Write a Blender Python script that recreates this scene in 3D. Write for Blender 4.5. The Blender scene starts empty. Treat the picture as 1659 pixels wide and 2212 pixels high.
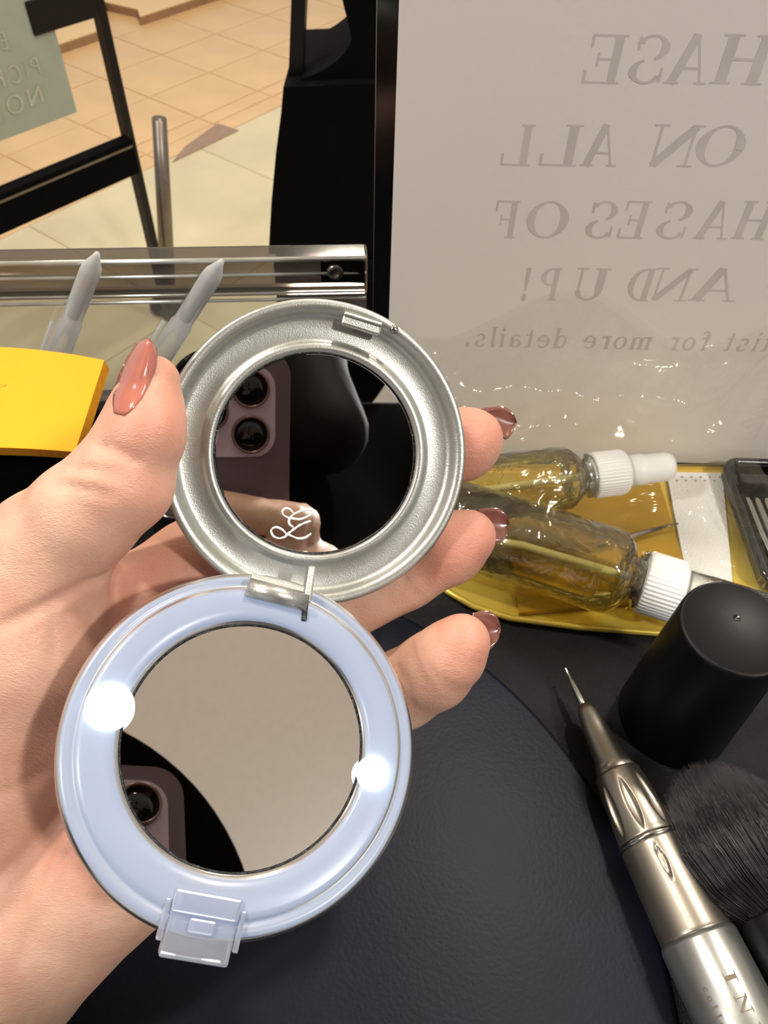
import bpy, bmesh, math, random
import numpy as np
from mathutils import Vector, Matrix

random.seed(7)
rng = np.random.default_rng(7)
S = bpy.context.scene
COL = S.collection

# ------------------------------------------------------------------ camera
F = 1662.0
CX, CY = 829.5, 1106.0
_dn = np.array([777 - CX, -(2500 - CY), -F]); _dn /= np.linalg.norm(_dn)
_up = -_dn
_fw = np.array([0, 0, -1.0]); _fw = _fw - _fw.dot(_up) * _up; _fw /= np.linalg.norm(_fw)
_rt = np.cross(_fw, _up)
R = np.stack([_rt, _fw, _up])            # world = R @ camera
TABLE = 0.90
EYE = np.array([0.0, 0.0, TABLE + 0.235])

cam_d = bpy.data.cameras.new('camera')
cam = bpy.data.objects.new('camera', cam_d); COL.objects.link(cam)
M = Matrix([list(R[i]) + [EYE[i]] for i in range(3)] + [[0, 0, 0, 1]])
cam.matrix_world = M
cam_d.sensor_fit = 'VERTICAL'; cam_d.sensor_height = 24.0; cam_d.sensor_width = 18.0
cam_d.lens = 24.0 * F / 2212.0
cam_d.clip_start = 0.01; cam_d.clip_end = 60
cam_d.dof.use_dof = True
cam_d.dof.focus_distance = 0.158
cam_d.dof.aperture_fstop = (cam_d.lens) / 0.55
S.camera = cam

# ------------------------------------------------------------------ world, lights, exposure
W = bpy.data.worlds.new('world'); S.world = W; W.use_nodes = True
W.node_tree.nodes['Background'].inputs[0].default_value = (1.0, 0.965, 0.93, 1)
W.node_tree.nodes['Background'].inputs[1].default_value = 0.62
S.view_settings.view_transform = 'Standard'
S.view_settings.look = 'None'
S.view_settings.gamma = 1.0
S.view_settings.use_curve_mapping = False
S.view_settings.exposure = -0.16

def area(name, loc, target, size, power, col):
    l = bpy.data.lights.new(name, 'AREA'); l.shape = 'DISK'; l.size = size
    l.energy = power; l.color = col
    o = bpy.data.objects.new(name, l); COL.objects.link(o); o.location = loc
    o.rotation_euler = (Vector(target) - Vector(loc)).to_track_quat('-Z', 'Y').to_euler()
    return o
area('unseen_overhead_light', (0.75, 0.95, 2.75), (0, 0.15, 0.9), 0.16, 26, (1, 0.93, 0.83))  # overhead area lights for general illumination, none of them in view
area('unseen_overhead_light', (-0.95, 0.6, 2.75), (0, 0.15, 0.9), 0.16, 24, (1, 0.93, 0.83))
area('unseen_overhead_light', (-0.2, 2.9, 2.75), (-0.4, 2.7, 0), 0.5, 44, (1, 0.87, 0.70))
area('unseen_overhead_light', (1.45, -0.95, 2.75), (0, 0.15, 0.9), 0.2, 38, (1, 0.97, 0.93))  # added on the camera side to brighten the paper sign
area('unseen_overhead_light', (-1.5, -0.7, 2.75), (0, 0.15, 0.9), 0.2, 26, (1, 0.97, 0.93))  # second light added from the camera side for the sign

# ------------------------------------------------------------------ projection helpers (pixel of the photo -> real point)
def ray(px, py):
    return R @ np.array([(px - CX) / F, -(py - CY) / F, -1.0])
def PD(px, py, mm):                       # at a depth along the view axis, in mm
    return EYE + ray(px, py) * mm * 0.001
def PZ(px, py, z):                        # on a horizontal plane
    d = ray(px, py); return EYE + d * (z - EYE[2]) / d[2]
def PY(px, py, y):                        # on a vertical plane facing the viewer
    d = ray(px, py); return EYE + d * (y / d[1])
def PP(px, py, o, n):                     # on any plane
    d = ray(px, py); return EYE + d * (np.dot(np.array(o) - EYE, n) / np.dot(d, n))
def CM(px, py, mm):                       # camera-space mm
    return np.array([(px - CX) / F * mm, -(py - CY) / F * mm, -mm])
def cam2w(p):
    return EYE + (np.asarray(p) * 0.001) @ R.T
def nrm(v):
    v = np.asarray(v, float); return v / np.linalg.norm(v)
def frame(origin, z, xhint=(1, 0, 0)):
    z = nrm(z); x = np.asarray(xhint, float); x = nrm(x - x.dot(z) * z); y = np.cross(z, x)
    return Matrix([[x[i], y[i], z[i], origin[i]] for i in range(3)] + [[0, 0, 0, 1]])

# ------------------------------------------------------------------ materials
def lin(c):
    return tuple(((v / 255.0) / 12.92 if v <= 10 else (((v / 255.0) + 0.055) / 1.055) ** 2.4) for v in c) + (1.0,)

def mat(name, rgb, rough=0.5, metal=0.0, var=0.12, scale=40, bump=0.0, bscale=400, **kw):
    m = bpy.data.materials.new(name); m.use_nodes = True
    nt = m.node_tree; b = nt.nodes['Principled BSDF']
    tc = nt.nodes.new('ShaderNodeTexCoord')
    nz = nt.nodes.new('ShaderNodeTexNoise'); nz.inputs['Scale'].default_value = scale; nz.inputs['Detail'].default_value = 4
    nt.links.new(tc.outputs['Object'], nz.inputs['Vector'])
    rp = nt.nodes.new('ShaderNodeValToRGB')
    c = lin(rgb)
    rp.color_ramp.elements[0].position = 0.3; rp.color_ramp.elements[1].position = 0.7
    rp.color_ramp.elements[0].color = tuple(v * (1 - var) for v in c[:3]) + (1,)
    rp.color_ramp.elements[1].color = tuple(min(1, v * (1 + var)) for v in c[:3]) + (1,)
    nt.links.new(nz.outputs['Fac'], rp.inputs['Fac'])
    nt.links.new(rp.outputs['Color'], b.inputs['Base Color'])
    b.inputs['Roughness'].default_value = rough; b.inputs['Metallic'].default_value = metal
    for k, v in kw.items():
        b.inputs[k.replace('_', ' ')].default_value = v
    if bump:
        n2 = nt.nodes.new('ShaderNodeTexNoise'); n2.inputs['Scale'].default_value = bscale; n2.inputs['Detail'].default_value = 3
        nt.links.new(tc.outputs['Object'], n2.inputs['Vector'])
        bp = nt.nodes.new('ShaderNodeBump'); bp.inputs['Strength'].default_value = bump; bp.inputs['Distance'].default_value = 0.0004
        nt.links.new(n2.outputs['Fac'], bp.inputs['Height']); nt.links.new(bp.outputs['Normal'], b.inputs['Normal'])
    return m

def thin_clear(name, tint, ior=1.45, rough=0.04, haze=0.0, hazecol=(1, 1, 1), bump=0.0, bscale=60, gmul=1.0, gcol=(1, 1, 1), fmax=1.0, tmix=0.5):
    """a thin sheet of clear plastic: passes light straight, mirrors by Fresnel, a little milky haze"""
    m = bpy.data.materials.new(name); m.use_nodes = True; nt = m.node_tree; nt.nodes.clear()
    out = nt.nodes.new('ShaderNodeOutputMaterial')
    tr = nt.nodes.new('ShaderNodeBsdfTransparent'); tr.inputs[0].default_value = tuple(tint) + (1,)
    gl = nt.nodes.new('ShaderNodeBsdfGlossy'); gl.inputs['Roughness'].default_value = rough; gl.inputs['Color'].default_value = tuple(gcol) + (1,)
    fr = nt.nodes.new('ShaderNodeFresnel'); fr.inputs['IOR'].default_value = ior
    mu = nt.nodes.new('ShaderNodeMath'); mu.operation = 'MULTIPLY'; mu.inputs[1].default_value = gmul; mu.use_clamp = True
    nt.links.new(fr.outputs[0], mu.inputs[0])
    mn = nt.nodes.new('ShaderNodeMath'); mn.operation = 'MINIMUM'; mn.inputs[1].default_value = fmax; nt.links.new(mu.outputs[0], mn.inputs[0]); mu = mn
    mx = nt.nodes.new('ShaderNodeMixShader')
    nt.links.new(mu.outputs[0], mx.inputs[0]); nt.links.new(tr.outputs[0], mx.inputs[1]); nt.links.new(gl.outputs[0], mx.inputs[2])
    last = mx
    if haze:
        df = nt.nodes.new('ShaderNodeBsdfDiffuse'); df.inputs[0].default_value = tuple(hazecol) + (1,)
        tl = nt.nodes.new('ShaderNodeBsdfTranslucent'); tl.inputs[0].default_value = tuple(hazecol) + (1,)
        ad = nt.nodes.new('ShaderNodeMixShader'); ad.inputs[0].default_value = tmix
        nt.links.new(df.outputs[0], ad.inputs[1]); nt.links.new(tl.outputs[0], ad.inputs[2])
        m2 = nt.nodes.new('ShaderNodeMixShader'); m2.inputs[0].default_value = haze
        nt.links.new(mx.outputs[0], m2.inputs[1]); nt.links.new(ad.outputs[0], m2.inputs[2]); last = m2
    if bump:
        tc = nt.nodes.new('ShaderNodeTexCoord')
        n2 = nt.nodes.new('ShaderNodeTexNoise'); n2.inputs['Scale'].default_value = bscale; n2.inputs['Detail'].default_value = 3; n2.inputs['Distortion'].default_value = 1.5
        nt.links.new(tc.outputs['Object'], n2.inputs['Vector'])
        bp = nt.nodes.new('ShaderNodeBump'); bp.inputs['Strength'].default_value = bump; bp.inputs['Distance'].default_value = 0.004
        nt.links.new(n2.outputs['Fac'], bp.inputs['Height'])
        nt.links.new(bp.outputs['Normal'], gl.inputs['Normal']); nt.links.new(bp.outputs['Normal'], fr.inputs['Normal'])
    nt.links.new(last.outputs[0], out.inputs[0])
    return m

def emit(name, col, strength):
    m = bpy.data.materials.new(name); m.use_nodes = True; nt = m.node_tree; nt.nodes.clear()
    out = nt.nodes.new('ShaderNodeOutputMaterial'); e = nt.nodes.new('ShaderNodeEmission')
    e.inputs[0].default_value = tuple(col) + (1,); e.inputs[1].default_value = strength
    nt.links.new(e.outputs[0], out.inputs[0]); return m

def frosted(name, col, trans=0.55, gloss=0.12, rough=0.28):
    m = bpy.data.materials.new(name); m.use_nodes = True; nt = m.node_tree; nt.nodes.clear()
    out = nt.nodes.new('ShaderNodeOutputMaterial')
    tc = nt.nodes.new('ShaderNodeTexCoord'); nz = nt.nodes.new('ShaderNodeTexNoise'); nz.inputs['Scale'].default_value = 90
    nt.links.new(tc.outputs['Object'], nz.inputs['Vector'])
    rp = nt.nodes.new('ShaderNodeValToRGB')
    rp.color_ramp.elements[0].color = tuple(v * 0.92 for v in col) + (1,); rp.color_ramp.elements[1].color = tuple(col) + (1,)
    nt.links.new(nz.outputs['Fac'], rp.inputs['Fac'])
    df = nt.nodes.new('ShaderNodeBsdfDiffuse'); tl = nt.nodes.new('ShaderNodeBsdfTranslucent'); gl = nt.nodes.new('ShaderNodeBsdfGlossy')
    nt.links.new(rp.outputs['Color'], df.inputs[0]); nt.links.new(rp.outputs['Color'], tl.inputs[0])
    gl.inputs['Roughness'].default_value = rough
    a = nt.nodes.new('ShaderNodeMixShader'); a.inputs[0].default_value = trans
    nt.links.new(df.outputs[0], a.inputs[1]); nt.links.new(tl.outputs[0], a.inputs[2])
    lw = nt.nodes.new('ShaderNodeFresnel'); lw.inputs['IOR'].default_value = 1.45
    b = nt.nodes.new('ShaderNodeMixShader')
    nt.links.new(lw.outputs[0], b.inputs[0])
    nt.links.new(a.outputs[0], b.inputs[1]); nt.links.new(gl.outputs[0], b.inputs[2])
    nt.links.new(b.outputs[0], out.inputs[0]); return m

MT = {}
MT['table'] = mat('table black leatherette', (14, 14, 17), 0.55, var=0.25, bump=0.9, bscale=2600, Specular_IOR_Level=0.3)
MT['mat'] = mat('black pad', (11, 15, 29), 0.5, var=0.2, bump=0.2, bscale=900, Specular_IOR_Level=0.28)  # blue of the glare over the table is put into this black
MT['silver'] = mat('silver paint', (180, 181, 174), 0.38, 0.85, var=0.05, scale=600, bump=0.13, bscale=3500)
MT['steel'] = mat('steel', (180, 178, 172), 0.18, 1.0)
MT['mirror'] = mat('mirror glass', (225, 225, 222), 0.012, 1.0, var=0.0)
MT['mirror_edge'] = mat('cut mirror edge', (60, 62, 64), 0.15, 0.9, var=0.6, scale=900, bump=1.0, bscale=1500)
MT['frost'] = frosted('frosted plastic', (0.55, 0.60, 0.68), 0.5)
MT['frost_clear'] = thin_clear('clear plastic latch', (0.93, 0.95, 1.0), rough=0.15, haze=0.34, hazecol=(0.75, 0.8, 0.9), gmul=2.0)
MT['black'] = mat('black satin plastic', (7, 7, 8), 0.4, var=0.1, Specular_IOR_Level=0.3)
MT['plastic_cap'] = mat('black moulded plastic', (9, 9, 10), 0.42, var=0.1, Specular_IOR_Level=0.22)
MT['black_gloss'] = mat('black gloss', (12, 11, 12), 0.12, var=0.1)
MT['cloth_black'] = mat('black cloth', (4, 4, 5), 0.95, var=0.3, Specular_IOR_Level=0.1)
MT['yellow'] = mat('yellow paper', (240, 166, 6), 0.75, var=0.03)
MT['yellow_edge'] = mat('yellow paper edges', (226, 148, 10), 0.8, var=0.12, scale=500)
MT['paper'] = mat('white paper', (226, 219, 209), 0.45, var=0.02, scale=9, bump=0.15, bscale=500)
MT['print'] = mat('show-through print', (198, 191, 182), 0.5, var=0.08, scale=90)
MT['white'] = mat('white plastic', (238, 238, 234), 0.4, var=0.01)
MT['tissue'] = mat('embossed tissue', (236, 236, 228), 0.85, var=0.02, bump=1.0, bscale=900)
MT['gold'] = mat('gold tray', (238, 208, 92), 0.3, 0.5, var=0.15, scale=25)
MT['kraft'] = mat('amber card', (186, 146, 34), 0.22, 0.3, var=0.2, scale=30)
MT['nail_brown'] = mat('brown nail polish', (124, 78, 68), 0.16, var=0.08, scale=200, Coat_Weight=0.8)
MT['nail_rose'] = mat('rose nail polish', (178, 106, 90), 0.12, var=0.12, scale=120, Coat_Weight=1.0)
MT['gun'] = mat('gunmetal', (156, 149, 137), 0.36, 0.95, var=0.03, bump=0.03, bscale=2500)
MT['pen_silver'] = mat('brushed aluminium', (174, 176, 172), 0.33, 0.9, var=0.04)
MT['engrave'] = mat('engraved lettering', (120, 108, 92), 0.5, 0.3)
MT['bristle'] = mat('dark bristles', (38, 32, 35), 0.24, var=0.5, scale=300)
MT['tile_orange'] = mat('tan floor tile', (214, 182, 136), 0.28, var=0.07, scale=5)
MT['tile_cream'] = mat('cream stone tile', (204, 196, 164), 0.3, var=0.1, scale=3.5)
MT['grout'] = mat('grout', (190, 152, 104), 0.8)
MT['step'] = mat('pale step stone', (226, 196, 148), 0.4, var=0.04, scale=5)
MT['plate'] = mat('brown threshold metal', (160, 134, 116), 0.45, 0.2)
MT['stepface_shaded'] = mat('shaded step face', (150, 116, 84), 0.6)  # shade on the step's vertical face, put into its colour
MT['sage'] = mat('sage poster', (150, 157, 142), 0.6, var=0.03)
MT['sage_text'] = mat('pale poster lettering', (172, 170, 156), 0.6)
MT['acrylic'] = thin_clear('clear acrylic', (0.86, 0.86, 0.83), haze=0.10, hazecol=(0.6, 0.6, 0.57), rough=0.03)
MT['acrylic_rail'] = thin_clear('thick acrylic rail', (0.44, 0.41, 0.38), haze=0.10, hazecol=(0.6, 0.57, 0.52), rough=0.06)
MT['edge'] = mat('acrylic edge highlight', (206, 205, 196), 0.14, 0.55, var=0.35, scale=30)  # bright tone stands in for light caught in the polished edges
MT['metalpost'] = mat('grey metal', (124, 116, 106), 0.35, 0.8)
MT['pen_body'] = thin_clear('frosted pen body', (0.97, 0.97, 0.97), haze=0.42, hazecol=(0.97, 0.97, 0.95), rough=0.2, tmix=0.15)
MT['pen_label'] = mat('grey pen label', (72, 76, 82), 0.5)
MT['film'] = thin_clear('crumpled clear film', (0.998, 0.996, 0.988), haze=0.014, hazecol=(0.95, 0.93, 0.82), rough=0.12, bump=0.9, bscale=38, gmul=0.9, fmax=0.11, gcol=(1.0, 0.93, 0.72))  # yellow gloss tint stands in for yellowish reflections on the clear film
MT['phone'] = mat('mauve phone back', (96, 78, 86), 0.35, var=0.03)
MT['phone_frame'] = mat('phone frame', (130, 104, 98), 0.25, 0.8)
MT['island'] = mat('pale phone glass', (190, 172, 186), 0.12, var=0.04)
MT['lens'] = mat('lens glass', (8, 9, 14), 0.05, var=0.0)
MT['ceiling'] = mat('ceiling', (236, 236, 234), 0.9, var=0.02)
MT['led'] = emit('led glow', (0.72, 0.85, 1.0), 4.6)
MT['guide'] = emit('light guide', (0.20, 0.46, 1.0), 3.2)
MT['hair'] = mat('dark hair', (9, 7, 7), 0.7, Specular_IOR_Level=0.15)
MT['liquid'] = thin_clear('yellow liquid', (0.97, 0.91, 0.55), rough=0.03, haze=0.10, hazecol=(0.95, 0.8, 0.2), gmul=1.0)
MT['bottle'] = thin_clear('clear bottle plastic', (0.98, 0.98, 0.95), rough=0.025, ior=1.5, gmul=1.7, bump=0.4, bscale=90)
MT['screw'] = mat('steel screw', (150, 146, 140), 0.2, 0.9, var=0.4, scale=900)
MT['ink'] = mat('brown ink', (120, 74, 10), 0.6)

# ------------------------------------------------------------------ object helpers
def tag(o, label=None, cat=None, group=None, kind=None):
    if label: o['label'] = label
    if cat: o['category'] = cat
    if group: o['group'] = group
    if kind: o['kind'] = kind
    return o

def mk(name, V, Fc, m, parent=None, smooth=False, label=None, origin=None, mats=None, midx=None):
    V = np.asarray(V, float).reshape(-1, 3)
    if origin is None:
        lo, hi = V.min(0), V.max(0); origin = np.array([(lo[0] + hi[0]) / 2, (lo[1] + hi[1]) / 2, lo[2]])
    me = bpy.data.meshes.new(name)
    me.from_pydata((V - origin).tolist(), [], [list(f) for f in Fc])
    me.update()
    if smooth: me.polygons.foreach_set('use_smooth', [True] * len(me.polygons))
    if mats:
        for q in mats: me.materials.append(q)
        me.polygons.foreach_set('material_index', midx)
    else:
        me.materials.append(m)
    o = bpy.data.objects.new(name, me); COL.objects.link(o)
    po = np.zeros(3)
    if parent:
        o.parent = parent
        p = parent
        while p is not None: po = po + np.array(p.location); p = p.parent
    o.location = Vector(origin - po)
    if label: o['label'] = label
    return o

def thing(name, loc, label, cat, group=None, kind=None):
    e = bpy.data.objects.new(name, None); COL.objects.link(e); e.location = Vector(loc)
    e.empty_display_size = 0.01
    return tag(e, label, cat, group, kind)

def xf(Mx, P):
    P = np.asarray(P, float); A = np.array(Mx)
    return P @ A[:3, :3].T + A[:3, 3]

def box_g(sx, sy, sz, bev=0.0, seg=2, z0=0.0):
    bm = bmesh.new(); bmesh.ops.create_cube(bm, size=1)
    bmesh.ops.scale(bm, vec=(sx, sy, sz), verts=bm.verts)
    bmesh.ops.translate(bm, vec=(0, 0, z0), verts=bm.verts)
    if bev:
        bmesh.ops.bevel(bm, geom=list(bm.edges), offset=bev, segments=seg, affect='EDGES', profile=0.5)
    V = [tuple(v.co) for v in bm.verts]; bm.verts.index_update()
    Fc = [[v.index for v in f.verts] for f in bm.faces]; bm.free()
    return np.array(V), Fc

def box(name, Mx, sx, sy, sz, m, parent=None, bev=0.0, seg=2, z0=0.0, smooth=False, **k):
    V, Fc = box_g(sx, sy, sz, bev, seg, z0)
    return mk(name, xf(Mx, V), Fc, m, parent, smooth, **k)

def lathe_g(prof, n=64, ripple=None):
    V = []; Fc = []
    for (r, z) in prof:
        for i in range(n):
            a = 2 * math.pi * i / n; rr = r
            if ripple: rr = ripple(r, z, a)
            V.append((rr * math.cos(a), rr * math.sin(a), z))
    for k in range(len(prof) - 1):
        for i in range(n):
            j = (i + 1) % n
            Fc.append([k * n + i, k * n + j, (k + 1) * n + j, (k + 1) * n + i])
    if prof[0][0] > 1e-7: Fc.append([i for i in range(n)][::-1])
    if prof[-1][0] > 1e-7: Fc.append([(len(prof) - 1) * n + i for i in range(n)])
    return np.array(V), Fc

def lathe(name, Mx, prof, m, parent=None, n=64, smooth=True, ripple=None, closed=True, **k):
    V, Fc = lathe_g(prof, n, ripple)
    if not closed: Fc = [f for f in Fc if len(f) == 4]
    return mk(name, xf(Mx, V), Fc, m, parent, smooth, **k)

def tube_g(P, rad, n=10, cap=True):
    P = np.asarray(P, float); rad = np.broadcast_to(rad, (len(P),))
    T = np.gradient(P, axis=0); T /= np.linalg.norm(T, axis=1)[:, None]
    up = np.array([0, 0, 1.0]) if abs(T[0][2]) < 0.9 else np.array([1.0, 0, 0])
    V = []; Fc = []
    x = nrm(np.cross(T[0], up))
    for i in range(len(P)):
        x = nrm(x - x.dot(T[i]) * T[i]); y = np.cross(T[i], x)
        for j in range(n):
            a = 2 * math.pi * j / n
            V.append(P[i] + rad[i] * (math.cos(a) * x + math.sin(a) * y))
    for i in range(len(P) - 1):
        for j in range(n):
            k = (j + 1) % n; Fc.append([i * n + j, i * n + k, (i + 1) * n + k, (i + 1) * n + j])
    if cap: Fc.append(list(range(n))[::-1]); Fc.append([(len(P) - 1) * n + j for j in range(n)])
    return np.array(V), Fc

def tube(name, P, rad, m, parent=None, n=10, **k):
    V, Fc = tube_g(P, rad, n); return mk(name, V, Fc, m, parent, True, **k)

def prism_g(poly, n, d):
    """polygon of 3-D points extruded by d along n"""
    P = np.asarray(poly, float); q = len(P); V = np.vstack([P, P + np.asarray(n) * d])
    Fc = [list(range(q)), list(range(q, 2 * q))[::-1]] + [[i, (i + 1) % q + 0, (i + 1) % q + q, i + q][::-1] for i in range(q)]
    return V, Fc
def prism(name, poly, n, d, m, parent=None, **k):
    V, Fc = prism_g(poly, n, d); return mk(name, V, Fc, m, parent, **k)

def join(gs):
    V = []; Fc = []; o = 0
    for v, f in gs:
        V.append(np.asarray(v, float)); Fc += [[i + o for i in q] for q in f]; o += len(v)
    return np.vstack(V), Fc

def catmull(P, n=8):
    P = np.asarray(P, float); Q = np.vstack([2 * P[0] - P[1], P, 2 * P[-1] - P[-2]]); out = []
    for i in range(1, len(Q) - 2):
        for t in np.linspace(0, 1, n, endpoint=False):
            a, b, c, d = Q[i - 1], Q[i], Q[i + 1], Q[i + 2]
            out.append(0.5 * (2 * b + (c - a) * t + (2 * a - 5 * b + 4 * c - d) * t * t + (3 * b - a - 3 * c + d) * t ** 3))
    out.append(P[-1]); return np.array(out)

# ------------------------------------------------------------------ serif / sans glyphs (unit box, y up)
def _seg(x0, y0, x1, y1, w):
    d = np.array([x1 - x0, y1 - y0]); L = np.linalg.norm(d); nn = np.array([-d[1], d[0]]) / L * w / 2
    a, b = np.array([x0, y0]), np.array([x1, y1]); return [tuple(a - nn), tuple(b - nn), tuple(b + nn), tuple(a + nn)]
def _bar(x0, y0, x1, y1): return [(x0, y0), (x1, y0), (x1, y1), (x0, y1)]
def _stem(x, w, y0=0, y1=1, s=0.09, t=0.045):
    return [_bar(x - w / 2, y0, x + w / 2, y1), _bar(x - w / 2 - s, y0, x + w / 2 + s, y0 + t), _bar(x - w / 2 - s, y1 - t, x + w / 2 + s, y1)]
def _arc(cx, cy, rx, ry, a0, a1, wth, wtk, n=18):
    """arc whose thickness grows from thin (top/bottom) to thick (sides)"""
    out = []; A = np.radians(np.linspace(a0, a1, n + 1))
    def pt(a, sgn):
        w = wth + (wtk - wth) * abs(math.cos(a)) ** 1.5
        return (cx + (rx + sgn * w / 2) * math.cos(a), cy + (ry + sgn * wth / 2 * 1.0) * math.sin(a))
    for i in range(n): out.append([pt(A[i], 1), pt(A[i + 1], 1), pt(A[i + 1], -1), pt(A[i], -1)])
    return out
TK, TN = 0.2, 0.055
def glyph(c):
    if c == 'H': return _stem(.2, TK) + _stem(.8, TK) + [_bar(.2, .48, .8, .54)]
    if c == 'A': return [_seg(.48, 1, .14, 0, TN), _seg(.5, 1, .84, 0, TK), _bar(.22, .3, .72, .355), _bar(0, 0, .28, .045), _bar(.64, 0, 1, .045)]
    if c == 'S': return _arc(.5, .74, .33, .235, 20, 250, TN, TK) + _arc(.5, .26, .35, .235, -160, 70, TN, TK) + [_bar(.8, .68, .86, .96), _bar(.1, .04, .16, .34)]
    if c == 'E': return _stem(.24, TK) + [_bar(.24, 0, .9, .05), _bar(.24, .95, .86, 1), _bar(.24, .48, .66, .53), _bar(.86, 0, .92, .28), _bar(.81, .74, .87, 1), _bar(.62, .36, .67, .64)]
    if c == 'F': return _stem(.26, TK) + [_bar(.26, .95, .9, 1), _bar(.26, .48, .68, .53), _bar(.84, .72, .9, 1), _bar(.64, .36, .69, .64)]
    if c == 'L': return _stem(.28, TK) + [_bar(.28, 0, .9, .05), _bar(.86, 0, .93, .3)]
    if c == 'O': return _arc(.5, .5, .4, .47, 0, 360, TN, TK, 36)
    if c == 'N': return [_bar(.14, 0, .19, 1), _bar(.02, 0, .32, .045), _bar(.0, .955, .24, 1), _bar(.8, 0, .85, 1), _bar(.68, .955, .98, 1), _seg(.16, .96, .82, .03, TK * .9)]
    if c == 'D': return _stem(.22, TK) + _arc(.36, .5, .46, .47, -90, 90, TN, TK) + [_bar(.2, 0, .4, .05), _bar(.2, .95, .4, 1)]
    if c == 'U': return [_bar(.14, .3, .34, 1), _bar(.04, .955, .44, 1), _bar(.78, .3, .83, 1), _bar(.66, .955, .96, 1)] + _arc(.52, .3, .285, .27, 180, 360, TN, TK * .8)
    if c == 'P': return _stem(.24, TK) + _arc(.42, .73, .36, .245, -90, 90, TN, TK) + [_bar(.24, .46, .46, .51), _bar(.24, .95, .46, 1)]
    if c == '!': return [[(.2, 1), (.8, 1), (.62, .3), (.38, .3)][::-1]] + _arc(.5, .09, .14, .05, 0, 360, .16, .3, 10)
    if c == '.': return [_bar(.25, 0, .7, .22)]
    # lower case, x-height .66
    if c == 'i': return _stem(.5, .3, 0, .66, .16) + [_bar(.35, .8, .65, .97)]
    if c == 'l': return _stem(.5, .3, 0, 1, .16)
    if c == 't': return [_bar(.3, .05, .55, .9), _bar(.1, .6, .85, .66), _bar(.4, 0, .85, .07)]
    if c == 'r': return _stem(.3, .22, 0, .66, .12) + _arc(.62, .42, .22, .2, 40, 150, .08, .12, 8)
    if c == 'f': return _stem(.35, .24, 0, .8, .12) + _arc(.6, .78, .24, .18, 20, 180, .08, .2, 8) + [_bar(.08, .6, .8, .66)]
    if c == 'o': return _arc(.5, .33, .34, .3, 0, 360, .07, .2, 20)
    if c == 'e': return _arc(.5, .33, .34, .3, 0, 320, .07, .2, 20) + [_bar(.2, .33, .84, .38)]
    if c == 's': return _arc(.5, .48, .24, .15, 20, 250, .07, .16, 10) + _arc(.5, .17, .26, .14, -160, 70, .07, .16, 10)
    if c == 'a': return _arc(.42, .2, .24, .17, 0, 360, .07, .16, 16) + [_bar(.62, .03, .82, .55)] + _arc(.48, .48, .25, .16, 10, 160, .07, .14, 8)
    if c == 'd': return _arc(.42, .33, .28, .3, 0, 360, .07, .18, 18) + _stem(.75, .18, 0, 1, .1)
    if c == 'm': return _stem(.16, .13, 0, .66, .06) + _stem(.5, .13, 0, .6, .06) + _stem(.84, .13, 0, .6, .06) + _arc(.33, .46, .15, .16, 0, 180, .07, .1, 8) + _arc(.67, .46, .15, .16, 0, 180, .07, .1, 8)
    # sans
    if c == '1P': return [_bar(.1, 0, .24, 1)] + _arc(.45, .73, .33, .21, -90, 90, .1, .13) + [_bar(.1, .45, .46, .55), _bar(.1, .9, .46, 1)]
    if c == '1I': return [_bar(.42, 0, .58, 1)]
    if c == '1C': return _arc(.52, .5, .38, .44, 40, 320, .11, .13, 24)
    if c == '1K': return [_bar(.1, 0, .25, 1), _seg(.2, .4, .85, .98, .14), _seg(.38, .55, .88, .02, .14)]
    if c == '1N': return [_bar(.08, 0, .22, 1), _bar(.78, 0, .92, 1), _seg(.15, .95, .85, .05, .15)]
    if c == '1O': return _arc(.5, .5, .4, .44, 0, 360, .11, .13, 30)
    if c == '1W': return [_seg(.05, 1, .27, 0, .12), _seg(.27, 0, .5, .9, .12), _seg(.5, .9, .73, 0, .12), _seg(.73, 0, .95, 1, .12)]
    if c == '1B': return [_bar(.1, 0, .24, 1)] + _arc(.42, .74, .3, .2, -90, 90, .1, .13) + _arc(.45, .27, .34, .22, -90, 90, .1, .13) + [_bar(.1, .45, .46, .55), _bar(.1, .9, .42, 1), _bar(.1, 0, .46, .1)]
    return []
# glyphs: list of (char, x0, x1) in plane coordinates measured along ex; baseline and height along ey
def lettering(name, items, O, ex, ey, nn, m, parent, off=0.00015, thick=0.00006):
    gs = []
    for (c, x0, x1, y0, y1) in items:
        for poly in glyph(c):
            P = [O + ex * (x0 + (x1 - x0) * u) + ey * (y0 + (y1 - y0) * v) + nn * (off + 0.00003 + 0.0000015 * (len(gs) % 40)) for u, v in poly]
            gs.append((np.array(P), [list(range(len(P)))]))
    V, Fc = join(gs); return mk(name, V, Fc, m, parent)

# ================================================================== STRUCTURE
# ---- floor: grout bed plus tiles laid out in two fields
def slab(name, poly2, z0, z1, m, parent=None, bev=0.0, **k):
    P = [np.array([p[0], p[1], z0]) for p in poly2]
    return prism(name, P, np.array([0, 0, 1.0]), z1 - z0, m, parent, **k)
floor = slab('floor', [(-4, -1.5), (4, -1.5), (4, 6), (-4, 6)], -0.05, -0.002, MT['grout'])
tag(floor, kind='structure')
du = np.array([math.cos(math.radians(54)), math.sin(math.radians(54))])
dv = np.array([math.sin(math.radians(54)), -math.cos(math.radians(54))])      # towards the cream field
def fl(a, b): return du * a + dv * b
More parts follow.
